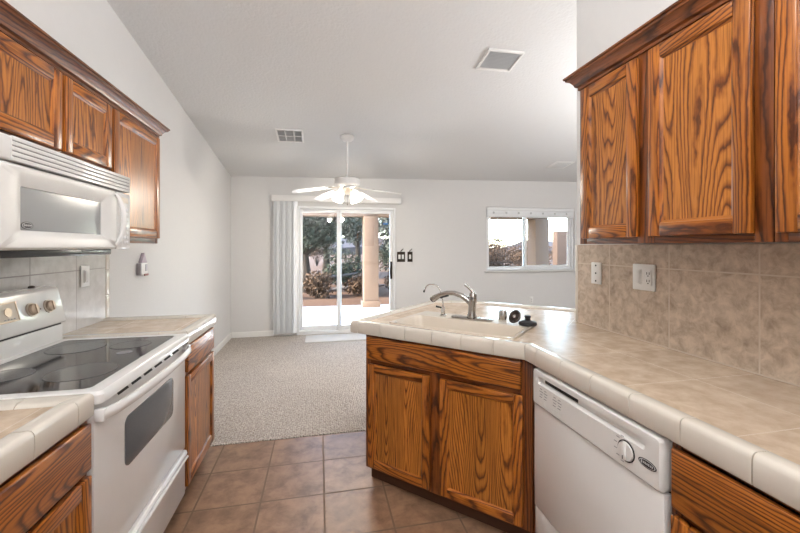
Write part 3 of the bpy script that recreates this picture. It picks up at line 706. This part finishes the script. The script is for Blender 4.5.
# cooktop frame: rounded rim round the glass
g0, g1, h0, h1 = .045, w-.035, .035, .50
b = MB(); zt = .922
outer = rrect(0, w, -.022, .545, .018); mid_ = rrect(.008, w-.008, -.014, .537, .014); inn_ = rrect(g0-.012, g1+.012, h0-.012, h1+.012, .03); ing = rrect(g0, g1, h0, h1, .022)
b.loops([[(x, y, .886) for x, y in outer], [(x, y, zt-.010) for x, y in outer], [(x, y, zt) for x, y in mid_], [(x, y, zt+.002) for x, y in inn_], [(x, y, zt-.003) for x, y in ing], [(x, y, zt-.010) for x, y in ing]], cap0=True, cap1=True)
b.build('cooktop_frame', ENAMEL, rg)
gl = MB().loops([[(x, y, zt-.009) for x, y in rrect(g0+.0005, g1-.0005, h0+.0005, h1-.0005, .022)], [(x, y, zt-.002) for x, y in rrect(g0+.0005, g1-.0005, h0+.0005, h1-.0005, .022)]], cap0=True, cap1=True).build('glass_top', BLACKGL, rg)
gl['label'] = 'black glass cooktop'
for x, y, r in ((.235, .155, .105), (.61, .165, .078), (.235, .385, .080), (.60, .37, .105)):
    p = MB(); p.lathe([(r, 0), (r, .0006)], (x, y, zt-.0019), seg=48).build('burner', BURNER, gl)
    q = MB(); rr = [[(x+(r+k)*math.cos(2*math.pi*i/48), y+(r+k)*math.sin(2*math.pi*i/48), zt-.0011) for i in range(48)] for k in (-.004, -.0015)]
    q.loops(rr).build('burner_ring', plain('ring_print', (.12, .12, .12), .25) if 'ring_print' not in bpy.data.materials else bpy.data.materials['ring_print'], gl)
MB().lathe([(.028, 0), (.028, .0005)], (.475, .13, zt-.0019), seg=24).build('warning_light', PRINT, gl)
# oven door
b = MB(); b.prism([(-.0, .345), (-.0, .852), (.012, .872), (.028, .880), (.028, .345)], .004, w-.004, axis='X', bev=.003); od = b.build('oven_door', ENAMEL, rg)
b = MB(); pts = rrect(.185, .625, .585, .762, .03)
b.prism(pts, -.0035, .004, axis='Y', bev=.0012); ow = b.build('oven_window', OVENGL, od); ow['label'] = 'dark dotted glass oven window'
b = MB()
for k in range(6):
    x = .15 + k*.098
    for j in range(2):
        b.box(x, x+.07, -.0045, .0045, -.0007, .0007, M=Matrix.Translation((0, .0045+.008*j, .8605+.0125*j)) @ Matrix.Rotation(R(58), 4, 'X'))
b.build('vent_slots', SHADOWGAP, od)
b = MB(); n = 18
hp = [(.012 + (w-.024)*i/n, -.018 - .036*math.sin(math.pi*min(1, max(0, i/n)))**.45, .848) for i in range(n+1)]
b.tube(hp, .0095, 10, flat=1.9); b.box(.004, .026, -.026, .006, .828, .868, bev=.005); b.box(w-.026, w-.004, -.026, .006, .828, .868, bev=.005)
b.build('handle', ENAMEL, od)
# storage drawer
b = MB(); b.prism([(.0, .112), (.0, .29), (-.012, .318), (-.006, .334), (.028, .338), (.028, .112)], .004, w-.004, axis='X', bev=.004); sd = b.build('storage_drawer', ENAMEL, rg)
b = MB().prism([(-.013, .300), (-.032, .322), (-.028, .331), (-.009, .318)], .10, w-.05, axis='X', bev=.002).build('drawer_grip', ENAMEL, sd)
# backguard
b = MB(); b.box(.008, w-.008, .528, dp, .885, .995, bev=.004); b.build('riser', ENAMEL, rg)
MB().box(.012, w-.012, .534, dp-.003, .995, 1.004).build('shadow_gap', SHADOWGAP, rg)
b = MB(); b.prism([(.512, 1.004), (.550, 1.165), (.562, 1.178), (dp, 1.178), (dp, 1.004)], 0, w, axis='X', bev=.011, seg=3); bgd = b.build('backguard', ENAMEL, rg)
an = math.atan2(.038, .161)
def bgm(x, z): # frame on the slanted face
    return Matrix.Translation((x, .512 + (z-1.004)*.038/.161, z)) @ Matrix.Rotation(-an, 4, 'X')
for x in (.06, .165, .592, .695):
    z = 1.092
    p = MB().lathe([(.030, 0), (.030, .004)], (0, 0, 0), (0, -1, 0), 24); p.build('knob_skirt', BISQUE, bgd, M=bgm(x, z))
    p = MB().lathe([(.022, .004), (.024, .006), (.023, .017), (.019, .020), (.0001, .020)], (0, 0, 0), (0, -1, 0), 24)
    p.box(-.004, .004, -.024, -.018, -.02, .02, bev=.0015); p.build('knob', KNOBMET, bgd, M=bgm(x, z))
MB().lathe([(.0035, 0), (.0035, .002)], (0, 0, 0), (0, -1, 0), 10).build('indicator_light', BRONZE, bgd, M=bgm(.643, 1.088))
p = MB(); frame_rect(p, -.13, .13, -.04, .04, -.004, .001, .006, bev=.001); p.build('clock_bezel', KNOBMET, bgd, M=bgm(.39, 1.10))
MB().box(-.124, .124, -.0018, .001, -.034, .034).build('control_face', BISQUE, bgd, M=bgm(.39, 1.10))
MB().lathe([(.018, 0), (.018, .002)], (.08, -.0018, 0), (0, -1, 0), 24).build('timer_dial', KNOBMET, bgd, M=bgm(.39, 1.10)); p = MB()
for k in range(5): p.box(-.11+.03*k, -.095+.03*k, -.0028, -.0015, -.022, -.014); 
for k in range(4): p.box(.055+.015*k, .063+.015*k, -.0028, -.0015, -.03, -.026)
p.build('printed_marks', PRINT, bgd, M=bgm(.39, 1.10))
tag(MB().lathe([(.012, 0), (.012, .006), (.006, .010)], (-.664-.575, 1.2985+.66, 1.1785), seg=14).build('small_cap', DARKMET), 'tiny dark cap resting on top of the range backguard', 'cap')

# ------------------------------------------------------------------ microwave
mw = thing('microwave', 'white over-the-range microwave under the short wall cabinet', 'microwave', (-.907, 1.297, 1.345), 90)
w, d, h = .79, .36, .355
MB().box(0, w, .03, d+.01, .004, h, bev=.004).build('body', ENAMEL, mw)
b = MB(); b.box(.004, w-.004, 0, .028, .275, h-.004, bev=.008, seg=3); vg = b.build('vent_panel', ENAMEL, mw)
b = MB()
for k in range(4): b.box(.06, w-.02, -.0012, .004, .2885+.0155*k, .2925+.0155*k, bev=.001)
b.build('vent_slots', plain('vent_shadow', (.2, .2, .2), .8), vg)
b = MB()
for k in range(5): b.box(.056, w-.016, -.004, .004, .2755+.0155*k, .2885+.0155*k, bev=.002)
b.build('louvres', ENAMEL, vg)
x0, x1, z0, z1 = 0.004, .655, .004, .268
# door with a dished frame round the window
b = MB(); wx0, wx1, wz0, wz1 = .106, .553, .066, .205
o_ = rrect(x0, x1, z0, z1, .012); m_ = rrect(x0+.008, x1-.008, z0+.008, z1-.008, .012); i_ = rrect(wx0-.04, wx1+.035, wz0-.022, wz1+.04, .02); w_ = rrect(wx0, wx1, wz0, wz1, .006)
b.loops([[(x, .029, z) for x, z in o_], [(x, .004, z) for x, z in o_], [(x, -.004, z) for x, z in m_], [(x, -.004, z) for x, z in i_], [(x, .010, z) for x, z in w_], [(x, .022, z) for x, z in w_]], cap0=True, cap1=True)
bmesh.ops.recalc_face_normals(b.bm, faces=b.bm.faces); md = b.build('door', PLASTIC, mw)
mg = MB().box(wx0+.001, wx1-.001, .012, .016, wz0+.001, wz1-.001).build('window', MWGL, md)
def oval(b, x, y, z, rx, rz_, th, mat=0, M=None):
    pts = [(x+rx*math.cos(2*math.pi*i/28), z+rz_*math.sin(2*math.pi*i/28)) for i in range(28)]
    b.prism(pts, y-th, y, axis='Y', mat=mat)
def emblem(parent, x, y, z, rx, rz_):
    b = MB(); oval(b, x, y, z, rx, rz_, .0008); oval(b, x, y-.0008, z, rx*.88, rz_*.82, .0004, 1); oval(b, x, y-.0012, z, rx*.80, rz_*.70, .0004, 0)
    for k, (a, c) in enumerate(((-.6, .42), (-.38, .25), (-.2, .3), (0, .24), (.18, .3), (.38, .24), (.56, .26))): b.box(x+rx*a-.0012*rx/.03, x+rx*a+.0022*rx/.03, y-.0020, y-.0015, z-rz_*c*.8, z+rz_*c, 1)
    e = b.build('emblem', [plain('emblem_dark', (.03, .03, .035), .5) if 'emblem_dark' not in bpy.data.materials else bpy.data.materials['emblem_dark'], GREYPANEL], parent); e['label'] = 'small dark oval maker emblem with light ring'
emblem(mg, .137, .0118, wz0+.017, .026, .012)
b = MB(); n = 16
b.tube([(.634 + .008*math.sin(math.pi*i/n), -.010-.026*math.sin(math.pi*i/n)**.6, .025+.225*i/n) for i in range(n+1)], [.008+.004*math.sin(math.pi*i/n) for i in range(n+1)], 12)
b.build('handle', ENAMEL, md)
b = MB(); b.box(.659, w-.004, 0, .028, .004, .268, bev=.006); cp = b.build('control_panel', ENAMEL, mw)
MB().box(.69, .765, -.0012, .003, .222, .248, bev=.001).build('display', BISQUE, cp)
b = MB()
for r in range(8):
    for q in range(3): b.box(.692+.026*q, .711+.026*q, -.0015, .002, .03+.022*r, .044+.022*r, bev=.001)
b.build('keypad', plain('keypad_grey', (.62, .63, .65), .5), cp)
MB().box(.01, .64, .012, d-.02, -.020, .004, bev=.004).build('underside_plate', BURNER, mw)

# ------------------------------------------------------------------ dishwasher
dw = thing('dishwasher', 'white built-in dishwasher between the sink cabinet and the right base cabinet', 'dishwasher', (.915, 1.4555, 0), -90)
w = .624
MB().box(.004, w-.004, .012, .56, .10, .848).build('tub', DARKMET, dw)
MB().box(.003, w-.003, .045, .06, .002, .10).build('toe_kick', SHADOWGAP, dw)
b = MB(); b.box(.002, w-.002, -.018, .010, .262, .697, bev=.004); dd = b.build('door', ENAMEL, dw)
b = MB(); b.box(.002, w-.002, -.014, .010, .105, .256, bev=.004); b.build('access_panel', ENAMEL, dw)
b = MB(); o_ = rrect(.002, w-.002, .699, .846, .012); m_ = rrect(.010, w-.010, .705, .840, .010)
r0 = rrect(.045, w-.055, .790, .822, .008); r1 = rrect(.055, w-.062, .797, .818, .005)
b.loops([[(x, .010, z) for x, z in o_], [(x, -.016, z) for x, z in o_], [(x, -.026, z) for x, z in m_], [(x, -.026, z) for x, z in r0], [(x, -.012, z) for x, z in r1]], cap0=True, cap1=True)
bmesh.ops.recalc_face_normals(b.bm, faces=b.bm.faces); cp = b.build('control_panel', PLASTIC, dw)
MB().box(.075, .275, -.0145, -.0115, .802, .815, bev=.002).build('latch_slot', SHADOWGAP, cp)
p = MB(); kx, kz = .505, .755
ring = [[(kx+r*math.cos(2*math.pi*i/40), y, kz+r*math.sin(2*math.pi*i/40)) for i in range(40)] for r, y in ((.031, -.026), (.031, -.0285), (.028, -.0285), (.028, -.026))]
p.loops(ring); p.build('dial_ring', SHADOWGAP, cp)
p = MB().lathe([(.0275, 0), (.0265, .004), (.0265, .006)], (kx, -.0262, kz), (0, -1, 0), 32); p.box(kx-.006, kx+.006, -.040, -.031, kz-.025, kz+.025, bev=.003)
kn = p.build('cycle_dial', PLASTIC, cp); MB().box(kx-.0012, kx+.0012, -.0408, -.0396, kz-.022, kz-.010).build('pointer', SHADOWGAP, kn)
emblem(cp, .578, -.0260, .757, .030, .012)
p = MB()
for bx in (.055, .085, .145, .175):
    for k in range(4): p.box(bx+.004*(k % 2), bx+.018+.003*(k % 3), -.0266, -.0258, .742+.011*k, .7445+.011*k)
for k in range(6):
    a = R(110+28*k); p.box(kx+.042*math.cos(a)-.007, kx+.042*math.cos(a)+.005, -.0266, -.0258, kz+.040*math.sin(a)-.001, kz+.040*math.sin(a)+.001)
p.build('printed_marks', PRINT, cp)
for bx in (.06, .09, .15, .18): MB().box(bx, bx+.020, -.0285, -.0258, .718, .730, bev=.0015).build('button', PLASTIC, cp)

# ------------------------------------------------------------------ sink and what stands on it
so_x, so_y = st(sk['x0'], sk['y0'])
sink = thing('kitchen_sink', 'cream enamel kitchen sink set in the tiled peninsula', 'sink', (so_x, so_y, 0), -45)
sw, sd_ = sk['x1']-sk['x0'], sk['y1']-sk['y0']
b = MB(); g = .004
def lp(x0, x1, y0, y1, r, z): return [(x, y, z) for x, y in rrect(x0, x1, y0, y1, r, 6)]
b.loops([lp(g, sw-g, g, sd_-g, .022, .880), lp(g, sw-g, g, sd_-g, .022, .918), lp(.006, sw-.006, .006, sd_-.006, .020, .922), lp(.022, sw-.022, .022, sd_-.15, .045, .919), lp(.030, sw-.030, .030, sd_-.158, .045, .905), lp(.045, sw-.045, .042, sd_-.17, .06, .76), lp(.08, sw-.08, .075, sd_-.20, .06, .735)], cap1=True)
bmesh.ops.recalc_face_normals(b.bm, faces=b.bm.faces)
for f in b.bm.faces:
    f.normal_flip() if f.calc_center_median().z < .74 and f.normal.z < 0 else None
b.build('basin', SINKM, sink)
MB().lathe([(.045, .0005), (.045, .003), (.03, .002), (.0001, .0015)], (sw/2, .16, .7355), seg=24).build('drain', STEEL, sink)
ZD = .9215
def on_sink(s, t): return (*st(s, t), ZD)
# main faucet
fc = thing('kitchen_faucet', 'brushed nickel pull-out faucet with arched spout and top lever', 'faucet', on_sink(-.882, 2.165), -45)
b = MB(); b.loops([[(x, y, 0.0005) for x, y in rrect(-.135, .135, -.031, .031, .0305)], [(x, y, .005) for x, y in rrect(-.135, .135, -.031, .031, .0305)], [(x, y, .009) for x, y in rrect(-.125, .125, -.024, .024, .0235)]], cap0=True, cap1=True); b.build('base_plate', NICKEL, fc)
MB().lathe([(.030, .008), (.031, .016), (.026, .03), (.024, .06), (.024, .10), (.026, .13), (.025, .165), (.019, .18), (.0001, .184)], (0, 0, 0), (.05, .0, 1), 24).build('body', NICKEL, fc)
sp = [(.0, 0, .105), (-.03, -.004, .135), (-.065, -.008, .158), (-.11, -.013, .172), (-.155, -.018, .170), (-.195, -.023, .156), (-.228, -.027, .136), (-.252, -.03, .116)]
b = MB().tube(sp, [.021, .020, .018, .017, .017, .0175, .021, .023], 14); s_ = b.build('spout', NICKEL, fc)
MB().tube([(-.145, -.019, .152), (-.175, -.022, .145), (-.20, -.026, .133)], [.006, .009, .007], 10).build('spray_trigger', RUBBER, s_)
MB().lathe([(.019, 0), (.019, .006)], (-.2535, -.030, .1145), (-.72, -.085, -.64), 16).build('spray_face', RUBBER, s_)
b = MB().tube([(.012, 0, .178), (.002, 0, .196), (-.02, -.004, .218), (-.035, -.006, .236), (-.042, -.008, .248)], [.013, .010, .008, .0125, .006], 12); b.build('lever', NICKEL, fc)
fc.scale = (1, 1, .87)
# drinking water faucet
fw = thing('drinking_water_faucet', 'slim chrome gooseneck drinking water faucet with black lever', 'faucet', on_sink(-1.075, 2.165), -45)
MB().lathe([(.022, .0005), (.022, .005), (.014, .01), (.0125, .05), (.010, .058), (.0001, .06)], seg=20).build('body', STEEL, fw)
MB().tube([(0, 0, .045), (-.018, -.004, .052), (-.045, -.01, .056)], [.006, .005, .007], 10).build('lever', RUBBER, fw)
gp = [(0, 0, .055), (-.004, 0, .10), (-.018, 0, .145)] + [(-.075+.053*math.cos(R(a)), -.003, .160+.036*math.sin(R(a))) for a in range(10, 171, 20)] + [(-.134, -.004, .150)]
gn = MB().tube(gp, .0042, 10).build('gooseneck', STEEL, fw)
MB().lathe([(.006, 0), (.006, .014)], (-.134, -.004, .153), (-.3, 0, -1), 12).build('tip', RUBBER, gn)
# air gap cap, strainer, stopper
o = MB().lathe([(.023, .0005), (.024, .004), (.0235, .055), (.021, .064), (.012, .068), (.0001, .068)], (0, 0, 0), seg=24)
o.box(-.004, .004, -.025, -.022, .01, .05, bev=.001)
a_ = o.build('air_gap_cap', STEEL); a_.location = on_sink(-.692, 2.175); a_.rotation_euler = (0, 0, R(-45)); tag(a_, 'chrome cylinder air gap cap on the sink deck, right of the faucet', 'air gap cap')
sn = thing('sink_strainer', 'steel basket strainer leaning on its edge beside the black stopper', 'strainer', on_sink(-.622, 2.172), -95)
Ms = Matrix.Translation((0, 0, .038)) @ Matrix.Rotation(R(58), 4, 'X') @ Matrix.Rotation(R(18), 4, 'Y')
b = MB(); rr_ = [(.030, -.012), (.036, -.004), (.041, 0), (.041, .003), (.034, .002), (.028, -.010)]
b.lathe(rr_, (0, 0, 0), (0, 0, 1), 28, cap=False); b.build('rim', DARKMET, sn, M=Ms)
b = MB(); b.lathe([(.030, -.011), (.026, -.020), (.0001, -.022)], seg=24, cap=False); b.build('basket', DARKMET, sn, M=Ms)
MB().lathe([(.006, -.021), (.005, -.002), (.010, .004), (.0001, .006)], seg=12).build('post', STEEL, sn, M=Ms)
o = MB().lathe([(.046, .0005), (.050, .006), (.048, .018), (.030, .024), (.016, .028), (.015, .042), (.019, .048), (.014, .054), (.0001, .054)], seg=28)
a_ = o.build('drain_stopper', RUBBER); a_.location = on_sink(-.547, 2.160); tag(a_, 'black rubber drain stopper with knob at the right end of the sink', 'drain stopper')

# door mat
mt = MB().loops([[(x, y, .0085) for x, y in rrect(-.2, .80, 5.43, 5.86, .015)], [(x, y, .018) for x, y in rrect(-.2, .80, 5.43, 5.86, .015)], [(x, y, .022) for x, y in rrect(-.19, .79, 5.44, 5.85, .012)]], cap0=True, cap1=True).build('door_mat', MATF)
tag(mt, 'thin pale door mat on the carpet before the sliding door', 'door mat')

# ------------------------------------------------------------------ outdoors
sl = MB().box(-3.5, 9.0, YB+.152, 8.95, -.22, -.03, bev=.01).build('patio_slab', CONC); struct(sl, 'pale concrete patio slab outside the sliding door', 'patio')
gd = MB()
nx, ny = 40, 36
vv = [[gd.bm.verts.new((-40+100*i/nx, 8.9+62*(j/ny)**1.5, -.12 + .05*math.sin(i*1.3+j)*math.cos(j*.9))) for i in range(nx+1)] for j in range(ny+1)]
for j in range(ny):
    for i in range(nx): gd.bm.faces.new((vv[j][i], vv[j][i+1], vv[j+1][i+1], vv[j+1][i]))
struct(gd.build('ground', DIRT), 'reddish brown desert ground beyond the patio', 'ground')
rf = MB().box(1.0, 5.72, YB+.155, 8.98, 2.42, 2.55).build('patio_roof', STUCCO, smooth=False); struct(rf, 'patio cover roof outside', 'roof')  # right end cut short so sky light passes to the window
bm_ = MB().box(-3.5, 5.72, 8.62, 8.98, 2.06, 2.415, bev=.01).build('patio_beam', STUCCO); struct(bm_, 'tan stucco beam across the patio opening', 'beam')
def column(x, y, w, label):
    t = thing('patio_column', label, 'column', (x, y, -.029), 0, None)
    MB().box(-w/2, w/2, -w/2, w/2, .0, 2.085, bev=.012).build('shaft', STUCCO, t)
    MB().box(-w/2-.04, w/2+.04, -w/2-.04, w/2+.04, .0, .14, bev=.012).build('base', STUCCO, t); return t
column(1.16, 8.74, .34, 'square tan stucco patio column seen through the sliding door')
column(5.50, 8.74, .38, 'square tan stucco patio column seen through the window')
column(-3.2, 8.74, .34, 'square tan stucco patio column at the left end of the patio')
# garden walls and fence seen through the window
gw = MB().box(7.35, 9.6, 10.6, 10.85, -.15, 1.86, bev=.01).build('garden_wall', STUCCOD); tag(gw, 'brown stucco garden wall right of the patio column outside', 'garden wall')
fn = thing('garden_fence', 'dark wire fence with upright bars seen through the left window pane', 'fence', (6.0, 12.5, -.12))
for k in range(3): MB().box(-2.6+2.3*k, -2.54+2.3*k, -.03, .03, 0, 1.86).build('post', BARK, fn)
p = MB()
for k in range(46): p.box(-2.5+.105*k, -2.488+.105*k, -.006, .006, .1, 1.72)
p.build('bars', BARK, fn)
p = MB()
for z in (.12, .9, 1.7): p.box(-2.54, 2.3, -.015, .015, z, z+.035)
p.build('rail', BARK, fn)
hl = MB(); prev = None
rnd = random.Random(3)
for i in range(61):
    x = -60+3.2*i; h_ = 2.0+1.2*math.sin(i*.35)+.8*math.sin(i*.9+1)+rnd.random()*.6
    cur = [hl.bm.verts.new((x, 72, -.3)), hl.bm.verts.new((x, 72, h_*.35)), hl.bm.verts.new((x, 80, h_*.8)), hl.bm.verts.new((x, 90, h_)), hl.bm.verts.new((x, 90, -.3))]
    if prev:
        for k in range(4): hl.bm.faces.new((prev[k], cur[k], cur[k+1], prev[k+1]))
    prev = cur
struct(hl.build('hills', HILLM), 'low dark treeline and hills on the horizon', 'hills')

def leaves(b, c, rad, n, size, rnd, mat=0, flat=.8):
    c = Vector(c)
    for _ in range(n):
        while True:
            v_ = Vector((rnd.uniform(-1, 1), rnd.uniform(-1, 1), rnd.uniform(-1, 1)))
            if v_.length < 1: break
        p_ = c + Vector((v_.x*rad, v_.y*rad, v_.z*rad*flat)); s_ = size*rnd.uniform(.6, 1.4)
        q = Vector((rnd.uniform(-1, 1), rnd.uniform(-1, 1), rnd.uniform(-1, 1))).normalized(); a = q.orthogonal().normalized()*s_; d_ = q.cross(a).normalized()*s_*.45
        f_ = b.bm.faces.new([b.bm.verts.new(p_+a), b.bm.verts.new(p_+d_), b.bm.verts.new(p_-a), b.bm.verts.new(p_-d_)]); f_.material_index = mat
def tree(x, y, h_, crown_r, label, seed, leafm, nleaf=1500):
    rnd = random.Random(seed); t = thing('desert_tree', label, 'tree', (x, y, -.12), 0, None)
    b = MB(); tips = []
    b.tube([(0, 0, -.05), (.05, .02, h_*.2), (-.03, .05, h_*.4)], [.17*h_/4, .13*h_/4, .11*h_/4], 8)
    for k in range(7):
        a = 2*math.pi*k/7 + rnd.random(); r_ = crown_r*rnd.uniform(.5, .95); e = Vector((r_*math.cos(a), r_*math.sin(a), h_*rnd.uniform(.55, .95)))
        m_ = e*.5 + Vector((0, 0, .12*h_)); b.tube([(-.03, .05, h_*rnd.uniform(.25, .4)), m_, e], [.07*h_/4, .045*h_/4, .012], 6); tips.append(e); tips.append(m_)
        for q in range(3):
            e2 = e + Vector((rnd.uniform(-1, 1), rnd.uniform(-1, 1), rnd.uniform(-.8, .6)))*crown_r*.45; b.tube([m_, (m_+e2)/2+Vector((0, 0, .1)), e2], [.03, .02, .006], 5); tips.append(e2)
    b.build('trunk', BARK, t)
    b = MB()
    for e in tips: leaves(b, e, crown_r*.45, nleaf//len(tips), .085, rnd)
    b.build('foliage', leafm, t, smooth=False)
tree(-.45, 12.6, 3.6, 1.35, 'dark leafy desert tree at the left of the sliding door view', 1, LEAFA, 11000)
tree(3.4, 14.6, 3.6, 1.3, 'silvery desert tree behind the patio column in the door view', 2, LEAFC, 9000)
tree(.3, 19.2, 4.8, 1.9, 'tall dark tree far behind the middle of the sliding door', 5, LEAFA, 12000)
tree(2.5, 25.4, 5.2, 1.6, 'broad silvery desert tree far behind the gap between mullion and patio column', 11, LEAFC, 9000)
def shrub(x, y, r_, h_, label, seed, m):
    rnd = random.Random(seed); t = thing('shrub', label, 'shrub', (x, y, -.12), 0, None)
    b = MB()
    for k in range(14):
        a = rnd.uniform(0, 2*math.pi); e = Vector((r_*.9*rnd.random()*math.cos(a), r_*.9*rnd.random()*math.sin(a), h_*rnd.uniform(.6, 1))); b.tube([(0, 0, -.03), e*.5+Vector((0, 0, .08)), e], [.016, .012, .004], 5)
    b.build('stems', BARK, t); b = MB()
    for k in range(9):
        a = rnd.uniform(0, 2*math.pi); leaves(b, (r_*.5*math.cos(a), r_*.5*math.sin(a), h_*rnd.uniform(.2, .75)), r_*.55, 260, .035+.02*r_, rnd)
    b.build('foliage', m, t, smooth=False)
for i, (x, y, r_, h_, lb, m) in enumerate((
    (-1.3, 10.7, .6, .6, 'low brown shrub nearest the left edge of the sliding door view', LEAFB),
    (.05, 11.2, .55, .8, 'brown shrub just left of the door mullion, nearest the patio', LEAFB),
    (1.25, 11.5, .55, .6, 'low dry shrub between the door mullion and the patio column', LEAFB),
    (.95, 14.2, .85, 1.5, 'grey green shrub behind the middle of the sliding door', LEAFA),
    (-1.7, 15.2, 1.0, 1.7, 'dense dark shrub beyond the left tree', LEAFA),
    (2.6, 11.6, .6, .9, 'dry shrub right of the patio column in the door view', LEAFB),
    (3.7, 17.6, 1.2, 1.9, 'big shrub far off right of the patio column', LEAFA),
    (-2.2, 22.4, 1.3, 2.3, 'big shrub far off behind the tall dark tree', LEAFA),
    (-4.6, 25.5, 1.4, 2.4, 'wide dark shrub in the far row, leftmost of that row', LEAFA),
    (5.0, 28.6, 1.3, 2.5, 'wide dark shrub in the far row behind the door mullion', LEAFB),
    (5.4, 24.8, 1.4, 2.4, 'wide dark shrub in the far row, right of the patio column', LEAFA),
    (-.2, 30.0, 1.4, 2.6, 'tall brown shrub at the very back of the door view', LEAFB),
    (9.9, 20.5, 1.5, 2.0, 'wide brown shrub behind the fence, left of the wire fence middle', LEAFB),
    (12.9, 22.0, 1.5, 2.0, 'wide brown shrub behind the fence, right of the wire fence middle', LEAFB),
    (13.2, 26.8, 1.6, 2.4, 'dark shrub row end far behind the fence', LEAFB),
    (17.0, 27.5, 1.6, 2.4, 'dark shrub far behind the brown garden wall', LEAFB),
    (5.0, 14.4, .85, 1.3, 'brown shrub behind the wire fence at its left', LEAFB),
    (7.0, 14.8, .95, 1.4, 'brown shrub behind the wire fence at its middle', LEAFB),
    (9.4, 15.5, 1.1, 1.5, 'brown shrub behind the fence, near the garden wall', LEAFB),
    (7.2, 19.0, 1.4, 1.8, 'dark shrub far beyond the wire fence', LEAFA))): shrub(x, y, r_, h_, lb, 40+i, m)
for i, (x, y, L, a, z, lb) in enumerate(((.2, 12.9, 2.2, 8, .45, 'grey fallen log propped across the brush'), (1.2, 12.4, 1.8, -12, .12, 'grey fallen log lying on the dirt, nearest the patio column'), (-.6, 13.4, 1.6, 20, .12, 'grey fallen log under the dark tree'))):
    d_ = Vector((math.cos(R(a)), math.sin(R(a)), .06)); c0 = Vector((x, y, z-.12))
    o = MB().tube([-d_*L/2, -d_*L*.2+Vector((0, .03, .03)), d_*L*.2, d_*L/2+Vector((0, 0, .05))], [.06, .055, .05, .03], 8).build('fallen_log', GREYWOOD); o.location = c0; tag(o, lb, 'log')
